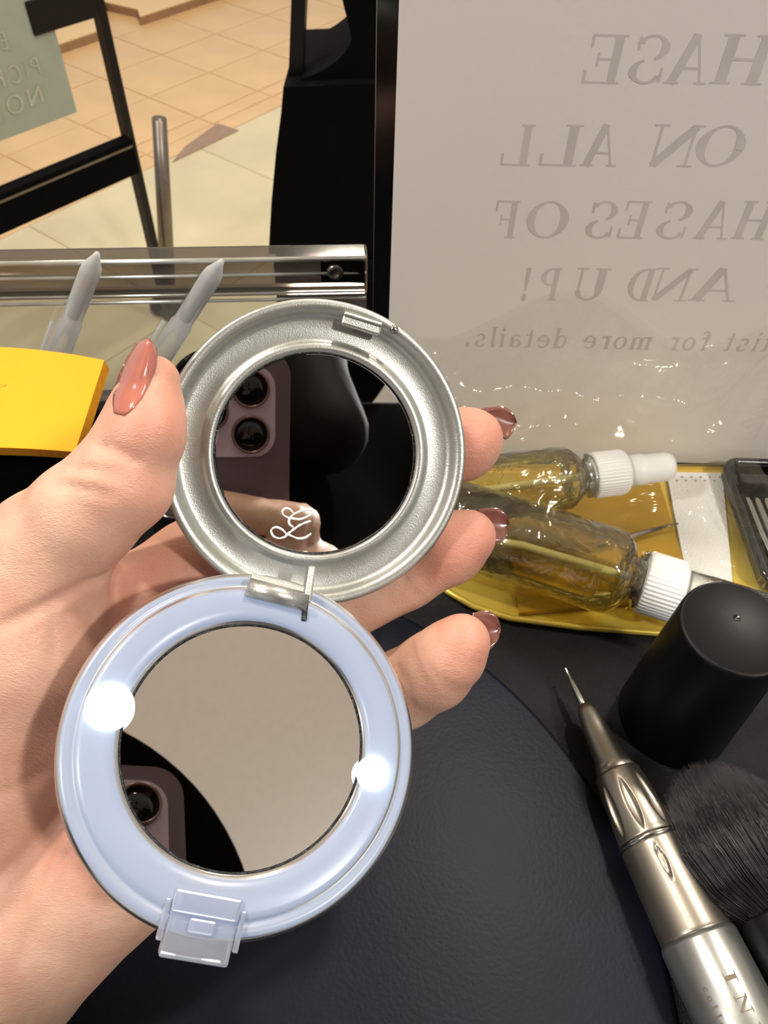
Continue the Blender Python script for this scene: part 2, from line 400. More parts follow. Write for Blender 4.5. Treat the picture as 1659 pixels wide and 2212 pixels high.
# tan tiles: b < -1.905 ; joints measured from the photograph
def tile_grid(bs, a0, step, na, m, jitter, seed, jw=0.004):
    r = random.Random(seed); meshes = {}
    for i in range(len(bs) - 1):
        b0, b1 = bs[i], bs[i + 1]
        for k in range(na):
            A0 = a0 + k * step; A1 = A0 + step
            c = fl((A0 + A1) / 2, (b0 + b1) / 2)
            if not (-2.0 < c[0] < 0.75 and 0.9 < c[1] < 4.4): continue
            if vis_floor(c) is False: continue
            key = (round(b1 - b0, 3), m.name)
            if key not in meshes:
                hx, hy = step / 2 - jw / 2, (b1 - b0) / 2 - jw / 2
                q = [du * sx * hx + dv * sy * hy for sx, sy in ((-1, -1), (1, -1), (1, 1), (-1, 1))]
                V, Fc = prism_g([np.array([p[0], p[1], -0.008]) for p in q], np.array([0, 0, 1.0]), 0.008)
                me = bpy.data.meshes.new('floor_tile'); me.from_pydata(V.tolist(), [], Fc); me.materials.append(m); meshes[key] = me
            o = bpy.data.objects.new('floor_tile', meshes[key]); COL.objects.link(o); o.parent = floor
            fo = np.array(floor.location)
            o.location = (c[0] - fo[0], c[1] - fo[1], r.uniform(-0.0006, 0.0006) - fo[2])
def vis_floor(c):
    d = R.T @ (np.array([c[0], c[1], 0]) - EYE)
    if d[2] > -0.3: return False
    px, py = CX + F * d[0] / -d[2], CY - F * d[1] / -d[2]
    return -420 < px < 1150 and -420 < py < 1000
bs = [-4.95, -4.69, -4.43, -4.17, -3.91, -3.65, -3.39, -3.11, -2.85, -2.59, -2.335, -2.09, -2.02, -1.945]
tile_grid(bs, 0.6, 0.285, 18, MT['tile_orange'], 0, 3)
tile_grid([-1.945 + 0.62 * i for i in range(6)], 0.35, 0.62, 9, MT['tile_cream'], 0, 5, 0.003)
plate = prism('threshold_plate', [PZ(x, y, 0.0005) for x, y in ((372, 352), (400, 318), (470, 268), (515, 283))], np.array([0, 0, 1.0]), 0.003, MT['plate'], floor)

# ---- raised stone step at the back
P = [PZ(x, y, 0.0)[:2] for x, y in ((134, 116), (231, 82), (231, 24), (301, 40), (306, 56), (540, -22))]
dirn = nrm(P[-1] - P[-2]); P.append(P[-2] + dirn * 1.6); P.append(P[-1] + np.array([-1.6, 1.0])); P.insert(0, P[0] - dirn * 1.2)
P.insert(0, P[0] + np.array([-0.3, 1.6]))
step = thing('stone_step', (P[4][0], P[4][1], 0), 'low pale stone step with its shaded face painted brown beyond the tan tiles, top left', 'step')
tag(step, kind='structure')
V, Fc = prism_g([np.array([p[0], p[1], 0.0]) for p in P], np.array([0, 0, 1.0]), 0.03)
mk('step_face', V, Fc[2:], MT['stepface_shaded'], step)
V, Fc = prism_g([np.array([p[0], p[1], 0.0302]) for p in P], np.array([0, 0, 1.0]), 0.004)
mk('step_top', V, Fc, MT['step'], step)

ceil = slab('ceiling', [(-4, -4), (4, -4), (4, 6), (-4, 6)], 2.8, 2.85, MT['ceiling']); tag(ceil, kind='structure')

# ================================================================== TABLE
TB = 0.262
def rounded(x0, y0, x1, y1, r, n=8):
    out = []
    for cx, cy, a in ((x1 - r, y0 + r, -90), (x1 - r, y1 - r, 0), (x0 + r, y1 - r, 90), (x0 + r, y0 + r, 180)):
        for i in range(n + 1):
            t = math.radians(a + 90 * i / n); out.append((cx + r * math.cos(t), cy + r * math.sin(t)))
    return out
_zt = PY(0, 549, 0.2555)[2]
_a, _b = PZ(0, 549, _zt), PZ(790, 537, _zt)
GS = (_b[1] - _a[1]) / (_b[0] - _a[0])
def gy(x): return _a[1] + GS * (x - _a[0])
table = thing('work_table', (0.1, 0.05, 0), 'black leatherette work table under everything, grainy surface', 'table')
slab('table_top', [(-0.55, -0.16), (0.75, -0.16), (0.75, gy(0.12) + 0.006), (0.12, gy(0.12) + 0.006), (-0.55, gy(-0.55) + 0.006)], TABLE - 0.03, TABLE, MT['table'], table)
for x, y in ((-0.5, -0.12), (0.7, -0.12), (-0.5, 0.2), (0.7, 0.2)):
    box('leg', Matrix.Translation((x, y, (TABLE - 0.03) / 2)), 0.04, 0.04, TABLE - 0.03, MT['black'], table, bev=0.003)

# round pad
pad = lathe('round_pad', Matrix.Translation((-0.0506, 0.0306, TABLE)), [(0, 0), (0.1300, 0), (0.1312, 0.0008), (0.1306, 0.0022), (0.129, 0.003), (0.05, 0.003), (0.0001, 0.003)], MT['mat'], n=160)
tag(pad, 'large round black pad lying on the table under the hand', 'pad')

# dark low organiser tray whose rounded corner shows beside the silver lid
tray = thing('black_tray', (0.02, 0.17, TABLE), 'flat black tray with a rounded corner, between the hand and the pens', 'tray')
zt = TABLE + 0.030
cpt = PZ(365, 850, zt); tpt = PZ(450, 752, zt)
poly = rounded(cpt[0], 0.165, -0.004, tpt[1], 0.018, 10)
V, Fc = prism_g([np.array([p[0], p[1], TABLE]) for p in poly], np.array([0, 0, 1.0]), 0.030)
mk('tray_body', V, Fc, MT['black'], tray)
tube('tray_rim', np.array([[p[0], p[1], zt + 0.0004] for p in poly + [poly[0]]]), 0.0011, MT['black_gloss'], tray, n=8)

# ================================================================== ACRYLIC GUARD
def GP(px, py, off=0.0):
    n_ = np.array([-GS, 1.0, 0]); return PP(px, py, np.array([0, gy(0) + off, 0]), n_)
zr0, zr1 = GP(400, 628)[2], GP(400, 546)[2]
xl, xr = -0.42, GP(792, 580)[0]
gx = nrm([1, GS, 0]); gyv = np.array([-gx[1], gx[0], 0])
gc0 = np.array([(xl + xr) / 2, gy((xl + xr) / 2), 0])
guard = thing('acrylic_guard', gc0 + (0, 0, TABLE), 'clear acrylic guard standing along the back table edge, with thick top rail', 'guard')
def gbox(name, sx, sy, sz, zc, m, bev=0.0):
    Mx = Matrix([[gx[0], gyv[0], 0, gc0[0]], [gx[1], gyv[1], 0, gc0[1]], [0, 0, 1, zc], [0, 0, 0, 1]]); return box(name, Mx, sx, sy, sz, m, guard, bev=bev)
gl_ = (xr - xl) / gx[0]
gbox('panel', gl_, 0.003, zr0 - TABLE, (TABLE + zr0) / 2, MT['acrylic'])
gbox('top_rail', gl_, 0.010, zr1 - zr0, (zr0 + zr1) / 2, MT['acrylic_rail'], 0.001)
for zz, th in ((zr0 - 0.0008, 0.0007), (zr1 - 0.0062, 0.0007), (zr1 + 0.0002, 0.0010), (zr0 + 0.0022, 0.0004)):
    tube('edge_highlight', np.array([[x, gy(x) - 0.006, zz] for x in (xl, (xl + xr) / 2, xr)]), th, MT['edge'], guard, n=8)  # pale strips drawn as the edge highlights of the rail
sp = GP(724, 587, -0.0058)
box('backing_patch', Matrix.Translation((sp[0] + 0.003, sp[1] + 0.0004, sp[2])), 0.017, 0.0006, 0.0095, MT['black'], guard)
lathe('screw', frame(sp, (0, -1, 0)), [(0, -0.004), (0.0034, -0.004), (0.0034, 0.0004), (0.0028, 0.0013), (0.0016, 0.0016), (0.0013, 0.0010), (0, 0.0010)], MT['screw'], guard, n=24)

# ================================================================== FLOOR STANDING SIGN (left background)
fb = PZ(369, 690, 0.0)
Ys = fb[1]
pt_top = PY(212, -60, Ys)
A = PY(284, 352, Ys); Bq = PP(0, 470, A, np.array([0, 1, 0]))
# heading of the frame from the slope of its bottom bar (both ends at one height)
A3 = PY(284, 330, Ys); B3 = PZ(0, 452, A3[2])
ex = nrm(np.array([A3[0] - B3[0], A3[1] - B3[1], 0]))
nf = np.array([ex[1], -ex[0], 0])
Of = np.array([fb[0], fb[1], 0])
Of = np.array([A3[0], A3[1], 0])
def PF(px, py, off=0.0): return PP(px, py, Of + nf * off, nf)
fs = thing('standing_sign', (Of[0], Of[1], 0), 'black framed floor sign with sage poster standing beyond the table, top left', 'sign')
def fbox(name, c, lx, ly, lz, m, bev=0.0):
    Mx = Matrix([[ex[0], nf[0], 0, c[0]], [ex[1], nf[1], 0, c[1]], [0, 0, 1, c[2]], [0, 0, 0, 1]])
    return box(name, Mx, lx, ly, lz, m, fs, bev=bev)
pr = PF(300, 400)
post_w = 0.017
ztop = PF(214, -120)[2]
fbox('right_post', np.array([pr[0], pr[1], ztop / 2]), post_w, 0.02, ztop, MT['black'])
z1 = PF(284, 292)[2]; z0 = PF(284, 372)[2]
blen = 0.95
pc = np.array([pr[0], pr[1], 0]) - ex * (blen / 2)
fbox('bottom_bar', np.array([pc[0], pc[1], (z0 + z1) / 2]), blen, 0.03, z1 - z0, MT['cloth_black'], 0.002)
fbox('bar_groove', np.array([pc[0], pc[1], z1 - 0.012]) + nf * (0.0155), blen - 0.01, 0.002, 0.004, MT['metalpost'])
fbox('left_post', np.array([pr[0], pr[1], 0]) - ex * blen + np.array([0, 0, ztop / 2]), post_w, 0.02, ztop, MT['black'])
cl = PF(212, 20); clb = PF(160, 42)
zc = PF(208, 22)[2]
fbox('clip_bar', np.array([pr[0], pr[1], 0]) - ex * 0.075 + np.array([0, 0, zc + 0.018]), 0.13, 0.024, 0.05, MT['black'], 0.002)
# poster
pe = PF(160, 235); pb = PF(0, 300); pt = PF(118, 0)
xr_ = np.dot(pe - pr, ex); zb = PF(160, 240)[2]
pw = 0.62
fbox('poster', np.array([pr[0], pr[1], 0]) + ex * (xr_ - pw / 2) + nf * 0.006 + np.array([0, 0, (zb + ztop) / 2]), pw, 0.003, ztop - zb, MT['sage'])
its = []
def fx(px, py): return float(np.dot(PF(px, py, 0.009) - pr, ex)), float(PF(px, py, 0.009)[2])
for c, x0, x1, yb, yt in (('1N', 62, 100, 225, 185), ('1O', 18, 60, 246, 200), ('1W', -40, 14, 268, 214),
                          ('1P', 68, 92, 162, 122), ('1I', 56, 66, 168, 128), ('1C', 22, 54, 180, 136), ('1K', -16, 18, 190, 145), ('1B', 0, 22, 108, 66)):
    u0, zb_ = fx(x1, yb); u1, _ = fx(x0, yb); _, zt_ = fx((x0 + x1) / 2, yt); _, zb_ = fx((x0 + x1) / 2, yb)
    its.append((c, u0, u1, zb_, zt_))
lettering('lettering', its, np.array([pr[0], pr[1], 0]), ex, np.array([0, 0, 1.0]), nf, MT['sage_text'], fs, off=0.009, thick=0.0006)

# grey post beyond the guard
b0 = PZ(366, 662, 0.0); t0 = PY(344, 256, b0[1])
gp = thing('grey_post', b0, 'round grey metal post standing on the floor right of the floor sign', 'post')
tube('shaft', np.array([b0 + (0, 0, 0.02), (b0 + t0) / 2, t0]), [0.019, 0.0165, 0.0145], MT['metalpost'], gp, n=24)
lathe('foot', Matrix.Translation(b0), [(0, 0), (0.045, 0), (0.045, 0.012), (0.03, 0.022), (0.021, 0.04), (0, 0.04)], MT['black'], gp, n=32)

# ================================================================== BLACK CHAIR (behind the guard)
yc = 0.62
ch = thing('black_chair', PY(700, 620, yc) * np.array([1, 1, 0]), 'black chair behind the acrylic guard with upright post and rounded back', 'chair')
def ypoly(pts, y): return [PY(a, b, y) for a, b in pts]
bot = PY(588, 700, yc)
low = ypoly([(612, 188), (830, 180), (900, 180), (900, 560), (580, 548), (586, 440), (596, 330), (607, 245)], yc)
prism('seat_back', low, np.array([0, 1.0, 0]), 0.12, MT['cloth_black'], ch)
prism('upright_post', ypoly([(632, -80), (664, -80), (651, 200), (622, 200)], yc + 0.02), np.array([0, 1.0, 0]), 0.02, MT['black'], ch)
cush = catmull(ypoly([(650, 172), (700, 150), (737, 122), (758, 88), (752, 50), (738, -10), (735, -90)], yc + 0.01), 5)
cush = list(cush) + ypoly([(930, -90), (930, 200), (650, 200)], yc + 0.01)
prism('rounded_back', cush, np.array([0, 1.0, 0]), 0.09, MT['cloth_black'], ch)
q = PY(584, 545, yc); q2 = PY(880, 545, yc)
box('seat', Matrix.Translation(((q[0] + q2[0]) / 2, yc + 0.2, q[2] - 0.05)), q2[0] - q[0], 0.42, 0.1, MT['cloth_black'], ch, bev=0.02)
for x in (q[0] + 0.02, q2[0] - 0.02):
    for y in (yc + 0.02, yc + 0.38):
        tube('leg', np.array([[x, y, q[2] - 0.08], [x, y, 0.3], [x, y, 0.0]]), 0.014, MT['black'], ch)

# ================================================================== PAPER SIGN IN HOLDER (right)
b1 = PZ(900, 1000, TABLE); b2 = PZ(1560, 1001, TABLE)
SY = 0.2305
yaw = math.radians(0.6)
sx_ = np.array([math.cos(yaw), math.sin(yaw), 0]); sn = np.array([sx_[1], -sx_[0], 0]); sz_ = np.array([0, 0, 1.0])
SO = np.array([0.12, SY, TABLE])
def PS(px, py): return PP(px, py, SO, sn)
def suv(px, py): p = PS(px, py) - SO; return float(np.dot(p, sx_)), float(p[2])
sgn = thing('paper_sign', SO, 'large pale paper sign in a black edged holder, print showing through reversed', 'sign')
ul, _ = suv(840, 680); ut, vt = suv(862, 0); ur, _ = suv(2050, 700)
uL = (ul + suv(858, 120)[0]) / 2
H_ = 0.225
def sbox(name, u0, u1, v0, v1, d0, d1, m):
    c = SO + sx_ * (u0 + u1) / 2 + sn * (d0 + d1) / 2 + sz_ * (v0 + v1) / 2
    Mx = Matrix([[sx_[0], sn[0], 0, c[0]], [sx_[1], sn[1], 0, c[1]], [0, 0, 1, c[2]], [0, 0, 0, 1]])
    return box(name, Mx, u1 - u0, d1 - d0, v1 - v0, m, sgn)
# the black edge runs from x=828..862 at the top to 818..840 below: paper edge is a real slanted cut
p_tl = suv(862, 0); p_bl = suv(840, 690)
kx = (p_tl[0] - p_bl[0]) / (p_tl[1] - p_bl[1])
def ledge(v, extra=0.0): return p_bl[0] + kx * (v - p_bl[1]) - extra
pp = [SO + sx_ * ledge(0.001) + sz_ * 0.001, SO + sx_ * (ur) + sz_ * 0.001, SO + sx_ * ur + sz_ * H_, SO + sx_ * ledge(H_) + sz_ * H_]
prism('paper', pp, sn, 0.0005, MT['paper'], sgn)
e_w = 0.0056
pp = [SO + sx_ * ledge(0, e_w) - sn * 0.003, SO + sx_ * ledge(0, -0.0004) - sn * 0.003, SO + sx_ * ledge(H_, -0.0004) + sz_ * H_ - sn * 0.003, SO + sx_ * ledge(H_, e_w) + sz_ * H_ - sn * 0.003]
prism('black_edge', pp, sn, 0.0033, MT['black_gloss'], sgn)
tube('edge_line', np.array([SO + sx_ * ledge(0, e_w) + sz_ * 0.0, SO + sx_ * ledge(H_ / 2, e_w) + sz_ * H_ / 2, SO + sx_ * ledge(H_, e_w) + sz_ * H_]), 0.0003, MT['metalpost'], sgn, n=6)
sbox('backing', ledge(0, 0), ur, 0.0, H_, -0.003, -0.0006, MT['black'])
rows = [
    ([('E', 1258, 1352), ('S', 1359, 1446), ('A', 1446, 1540), ('H', 1547, 1664)], 180, 72),
    ([('L', 1080, 1157), ('L', 1163, 1261), ('A', 1261, 1340), ('N', 1400, 1510), ('O', 1504, 1609)], 358, 267),
    ([('F', 1062, 1122), ('O', 1137, 1228), ('S', 1265, 1334), ('E', 1337, 1401), ('S', 1420, 1495), ('A', 1509, 1584), ('H', 1592, 1668)], 514, 432),
    ([('!', 1127, 1145), ('P', 1160, 1210), ('U', 1236, 1314), ('D', 1353, 1412), ('N', 1406, 1496), ('A', 1497, 1602)], 648, 577),
]
for its_, yb, yt in rows:
    items = []
    for c, x0, x1 in its_:
        uA = suv(x0, (yb + yt) / 2)[0]; uB = suv(x1, (yb + yt) / 2)[0]
        xm = (x0 + x1) / 2
        items.append((c, uB, uA, suv(xm, yb + (xm - 1350) * 0.006)[1], suv(xm, yt + (xm - 1350) * 0.002)[1]))
    lettering('lettering', items, SO, sx_, sz_, sn, MT['print'], sgn, off=0.0005)
txt = '.sliated erom rof tsitr'
wd = {'m': 1.5, 'i': .55, 'l': .55, '.': .5, ' ': .8, 't': .7, 'r': .85, 'f': .75}
tot = sum(wd.get(c, 1.0) for c in txt); x = 1000.0; sc_ = 690.0 / tot; items = []
for c in txt:
    w = wd.get(c, 1.0) * sc_
    if c != ' ':
        yb = 746 + (x - 1000) * 0.018
        items.append((c, suv(x + w * .95, yb)[0], suv(x + w * .05, yb)[0], suv(x, yb)[1], suv(x, yb - 43)[1]))
    x += w
lettering('lettering', items, SO, sx_, sz_, sn, MT['print'], sgn, off=0.0005)

# ================================================================== STICKY NOTES
def PSt(px, py):
    # plane through the lower edge on the table, leaning on the guard
    a = PZ(0, 976, TABLE + 0.040)
    return PP(px, py, a, nst)
aa = PZ(0, 984, TABLE + 0.004)
nst = nrm(np.array([0.0, -0.33, 0.944]))
note = thing('sticky_note_pad', PSt(100, 985), 'bright yellow sticky note pad with curled top edge, left of the thumb', 'note pad')
nu, nv = 14, 10
top = []
for j in range(nv + 1):
    t = j / nv
    for i in range(nu + 1):
        s = i / nu
        xr = 162 + (225 - 162) * t; x = -190 + (xr + 190) * s
        ytop = 748 + 30 * max(0, (s - 0.3) / 0.7) ** 2; ybot = 976 - 0 * s
        y = ybot + (ytop - ybot) * t
        p = PSt(x, y)
        curl = 0.0035 * math.sin(math.pi * s) * (1 - t) ** 2 - 0.003 * max(0, s - 0.7) * 0
        top.append(p + nst * curl)
top = np.array(top); th = 0.0062
low = top - nst * th + np.array([0, 0, 0])
V = np.vstack([top, low]); Fc = []; N0 = (nu + 1) * (nv + 1); mi = []
for j in range(nv):
    for i in range(nu):
        a = j * (nu + 1) + i
        Fc.append([a, a + 1, a + nu + 2, a + nu + 1]); mi.append(0)
        Fc.append([a + N0, a + nu + 1 + N0, a + nu + 2 + N0, a + 1 + N0]); mi.append(1)
def strip(idx):
    for a, b in zip(idx[:-1], idx[1:]): Fc.append([a, a + N0, b + N0, b]); mi.append(1)
strip([i for i in range(nu + 1)]); strip([j * (nu + 1) + nu for j in range(nv + 1)])
strip([nv * (nu + 1) + i for i in range(nu, -1, -1)])
hc_ = [PSt(x, y) - nst * 0.0066 for x, y in ((-150, 950), (128, 952), (176, 800), (-150, 800))]
V2 = np.vstack([hc_, np.array(hc_) * (1, 1, 0) + (0, 0, TABLE)])
mk('holder', V2, [[0, 1, 2, 3], [7, 6, 5, 4], [0, 4, 5, 1], [1, 5, 6, 2], [2, 6, 7, 3], [3, 7, 4, 0]], MT['cloth_black'], note, label='black block under the notes'); strip([j * (nu + 1) for j in range(nv, -1, -1)])
mk('paper_stack', V, Fc, None, note, smooth=False, mats=[MT['yellow'], MT['yellow_edge']], midx=mi)
for pts in ([(-18, 856), (0, 866), (8, 858), (14, 846), (0, 849), (-14, 852)], [(-10, 845), (2, 838), (16, 833)]):
    C = catmull([PSt(a, b) + nst * 0.0004 for a, b in pts], 5)
    tube('pen_stroke', C, 0.0002, MT['ink'], note, n=5)

# ================================================================== CLEAR PENS
def pen(p_tip, p_bot, lab, capclip=True):
    L = np.linalg.norm(p_tip - p_bot); d = nrm(p_bot - p_tip)
    e = thing('clear_pen', p_bot, lab, 'pen', 'clear pens leaning on the guard')
    Mx = frame(p_tip, d)
    prof = [(0, 0), (0.0009, 0.0002), (0.0014, 0.002), (0.0034, 0.007), (0.0038, 0.010), (0.0038, 0.036), (0.0045, 0.038), (0.0047, L), (0, L)]
    lathe('barrel', Mx, prof, MT['pen_body'], e, n=32)
    lathe('grey_core', Mx, [(0, 0.009), (0.0024, 0.0095), (0.0024, 0.034), (0, 0.034)], MT['pen_label'], e, n=24)
    sd = nrm(np.cross(d, ray(200, 700)))
    sd = sd if sd[0] < 0 else -sd
    c0 = p_tip + d * 0.041 + sd * 0.0062; c1 = c0 + d * (L - 0.043)
    tube('pocket_clip', np.array([c0, (c0 + c1) / 2, c1]), [0.0008, 0.0011, 0.0011], MT['pen_body'], e, n=8)
    return e
def penpts(a, b, extra):
    t = GP(a[0], a[1], -0.0115)
    # lower end rests near the table
    dirpx = np.array(b) - np.array(a); q = np.array(a) + dirpx * extra
    bt = PZ(q[0], q[1], TABLE + 0.0055); return t, bt
t, b = penpts((211, 546), (132, 750), 1.52); pen(t, b, 'clear capped pen leaning on the guard, behind the yellow sticky notes')
t, b = penpts((480, 562), (352, 762), 1.42); pen(t, b, 'clear capped pen leaning on the guard, behind the thumb')

# ================================================================== GOLD TRAY, TISSUE, CASE
gz = TABLE + 0.0015
gt = thing('gold_tray', PZ(1300, 1200, TABLE), 'shallow gold tray under the bottles at the foot of the paper sign', 'tray')
gpoly = [PZ(x, y, gz) for x, y in ((1000, 1012), (1700, 1012), (1700, 1400), (1440, 1372), (1250, 1358), (1100, 1338), (1020, 1312), (965, 1280), (945, 1250), (950, 1150))]
V, Fc = prism_g([p - (0, 0, 0.0012) for p in gpoly], np.array([0, 0, 1.0]), 0.0014)
mk('tray_floor', V, Fc, MT['gold'], gt)
gc = np.array(gpoly + [gpoly[0]]); 
tube('tray_rim', gc + (0, 0, 0.001), 0.0012, MT['gold'], gt, n=8)
am = prism('amber_card', [PZ(x, y, gz + 0.0005) for x, y in ((1080, 1062), (1422, 1050), (1476, 1228), (1440, 1300), (1120, 1330))], np.array([0, 0, 1.0]), 0.002, MT['kraft'])
tag(am, 'amber card lying on the gold tray between the two bottles', 'card')
# tissue with small punched marks
tz = gz + 0.0004
tq = [PZ(x, y, tz) for x, y in ((1438, 1024), (1558, 1026), (1580, 1262), (1484, 1262))]
ts = thing('paper_tissue', PZ(1510, 1140, tz), 'white embossed paper tissue between the gold tray and the dark tool case', 'tissue')
nx_, ny_ = 40, 60; V = []; Fc = []
for j in range(ny_ + 1):
    for i in range(nx_ + 1):
        s, t = i / nx_, j / ny_
        p = (1 - t) * ((1 - s) * tq[0] + s * tq[1]) + t * ((1 - s) * tq[3] + s * tq[2])
        h = 0.00025 * (math.sin(s * 60) * math.sin(t * 110)) + 0.0012
        V.append(p + (0, 0, h))
for j in range(ny_):
    for i in range(nx_):
        a = j * (nx_ + 1) + i; Fc.append([a, a + nx_ + 1, a + nx_ + 2, a + 1])
V = np.array(V); n_ = len(V); V = np.vstack([V, V - (0, 0, 0.001)]); Fc += [[i + n_ for i in f[::-1]] for f in Fc]
mk('sheet', V, Fc, MT['tissue'], ts, smooth=True)
gs = []
for r_ in range(2):
    for k in range(6):
        cpx = (1452 + k * 20 + r_ * 9, 1029 + r_ * 8)
        c = PZ(cpx[0], cpx[1], tz + 0.0016)
        gs.append(prism_g([c, c + (0.0007, 0, 0), c + (0.0003, -0.0008, 0)][::-1], np.array([0, 0, 1.0]), 0.0001))
V, Fc = join(gs); o = mk('embossed_mark', V, Fc, MT['metalpost'], ts); o['kind'] = 'stuff'

cz = TABLE + 0.0095
cs = thing('tool_case', PZ(1640, 1120, TABLE), 'dark glossy case of metal nail bits at the right edge, beside the tissue', 'case')
c0 = PZ(1566, 992, cz); c1 = PZ(1590, 1245, cz)
cpoly = rounded(c0[0] + 0.0, c1[1] - 0.002, c0[0] + 0.07, c0[1], 0.006)
V, Fc = prism_g([np.array([p[0], p[1], TABLE + 0.0036]) for p in cpoly], np.array([0, 0, 1.0]), 0.0016)
mk('case_floor', V, Fc, MT['black_gloss'], cs)
tube('case_rim', np.array([[p[0], p[1], cz - 0.0012] for p in cpoly + [cpoly[0]]]), 0.0017, MT['black_gloss'], cs, n=10)
gs = []
for a, b in zip(cpoly, cpoly[1:] + cpoly[:1]):
    d = np.array([b[0] - a[0], b[1] - a[1]]); 
    if np.linalg.norm(d) < 1e-9: continue
    d /= np.linalg.norm(d); nn = np.array([d[1], -d[0]]) * 0.001
    q = [np.array([a[0], a[1], TABLE + .0040]), np.array([b[0], b[1], TABLE + .0040]), np.array([b[0] + nn[0], b[1] + nn[1], TABLE + .0040]), np.array([a[0] + nn[0], a[1] + nn[1], TABLE + .0040])]
    gs.append(prism_g(q, np.array([0, 0, 1.0]), 0.0045))
V, Fc = join(gs); mk('case_wall', V, Fc, MT['black_gloss'], cs)
# hinged clear lid strip
a = PZ(1572, 1030, cz + 0.001); 
box('lid_bar', Matrix.Translation((c0[0] + 0.034, a[1], cz - 0.001)), 0.062, 0.006, 0.003, MT['black_gloss'], cs, bev=0.001)
for k in range(6):
    xa = c0[0] + 0.0045 + k * 0.0037
    ya, yb_ = a[1] - 0.006, c1[1] + 0.003 + (k % 3) * 0.001
    z = TABLE + 0.0067
    e = tube('nail_bit', np.array([[xa, ya, z], [xa + 0.0006, ya - 0.004, z], [xa + 0.001, (ya + yb_) / 2, z], [xa + 0.002, yb_ + 0.006, z], [xa + 0.0022, yb_ + 0.0045, z], [xa + 0.0026, yb_, z]]),
             [0.0010, 0.0014, 0.0014, 0.0014, 0.0009, 0.0012], MT['steel'], None, n=12)
    tag(e, ('leftmost', 'second from left', 'third from left', 'fourth from left', 'fifth from left', 'sixth from left')[k] + ' of the shiny metal nail bits in the dark case', 'nail bit', 'nail bits in the dark case')

# fine needle lying on amber card
e = thing('fine_brush', PZ(1400, 1150, gz + 0.004), 'thin pale brush lying over the amber card toward the tissue', 'brush')
A_ = PZ(1290, 1180, gz + 0.0045); B_ = PZ(1428, 1140, gz + 0.0045); C_ = PZ(1465, 1131, gz + 0.0048)
tube('handle', np.array([A_, (A_ + B_) / 2, B_]), [0.0011, 0.001, 0.0008], MT['steel'], e)
tube('tip', np.array([B_, (B_ + C_) / 2, C_]), [0.0005, 0.0004, 0.0003], MT['metalpost'], e)

# ================================================================== SPRAY BOTTLES
def spray_bottle(neck, axis, r, L, lab, overcap):
    axis = nrm(axis); e = thing('spray_bottle', neck - axis * L / 2 - np.array([0, 0, r]), lab, 'bottle', 'spray bottles on the gold tray')
    Mx = frame(neck, axis, (0, 0, 1))           # +z local = towards the nozzle
    body = [(0, -L), (r * .85, -L), (r, -L + .003), (r, -0.010), (r * .97, -0.006), (r * .8, -0.0025), (r * .5, -0.0005), (r * .45, 0.003), (0, 0.003)]
    lathe('body', Mx, body, MT['bottle'], e, n=64)
    liq = [(0, -L + .0012), (r * .93, -L + .002), (r * .93, -0.011), (r * .75, -0.0045), (0, -0.003)]
    V, Fc = lathe_g(liq, 48)
    # liquid lies low in the tipped bottle: flatten the top of it
    Vw = xf(Mx, V); cz_ = neck[2]; zlev = cz_ + r * 0.45
    Vw[:, 2] = np.minimum(Vw[:, 2], zlev)
    mk('liquid', Vw, Fc, MT['liquid'], e, smooth=False)
    tube('dip_tube', np.array([neck - axis * 0.001, neck - axis * L * .5 + (0, 0, -.001), neck - axis * L * .93 - np.array([0, 0, r * .5])]), 0.0014, MT['white'], e)
    # threaded neck
    lathe('neck', Mx, [(0, 0.0005), (r * .55, 0.0005), (r * .55, 0.0015), (r * .68, 0.002), (r * .68, 0.0032), (r * .52, 0.004), (0, 0.004)], MT['bottle'], e, n=48)
    rc = r * .70; Lc = 0.0115
    def rib(rr, z, a): return rr * (1 + (0.018 * math.cos(a * 44) if 0.004 < z < 0.0155 and rr > rc * .97 else 0))
    lathe('collar', Mx, [(0, 0.0035), (rc * .96, 0.0035), (rc, 0.0045), (rc, 0.0052), (rc, 0.0150), (rc * .97, 0.0162), (rc * .90, 0.0168), (0, 0.0168)], MT['white'], e, n=264, ripple=rib)
    rn = rc * .72
    lathe('pump_head', Mx, [(0, 0.0165), (rn, 0.0165), (rn * .98, 0.024), (rn * .93, 0.0245), (rn * .90, 0.0335), (rn * .78, 0.0355), (0, 0.0362)], MT['white'], e, n=64)
    hd = xf(Mx, [[-rn * .9, 0, 0.0295]])[0]
    lathe('nozzle', frame(hd, nrm(np.array(Mx)[:3, 0]) * 1), [(0, -0.0008), (0.0022, -0.0008), (0.0020, 0.0012), (0.0009, 0.0012), (0.0009, 0.0006), (0, 0.0006)], MT['white'], e, n=24)
    if overcap:
        lathe('clear_overcap', Mx, [(rn * 1.12, 0.0168), (rn * 1.12, 0.045), (rn * 1.0, 0.047), (0, 0.0475)], MT['bottle'], e, n=64, closed=False)
    return e
zb1 = gz + 0.024
n1 = PZ(1256, 1030, zb1); d1 = PZ(1440, 1008, zb1) - n1
spray_bottle(n1, d1, 0.0122, 0.075, 'tipped white-topped spray bottle touching the paper sign, the upper one', False)
n2 = PZ(1366, 1248, gz + 0.0165); d2 = PZ(1500, 1290, gz + 0.0165) - n2
spray_bottle(n2, d2, 0.0155, 0.078, 'lower tipped spray bottle of yellow liquid, clear overcap behind the black cap', True)

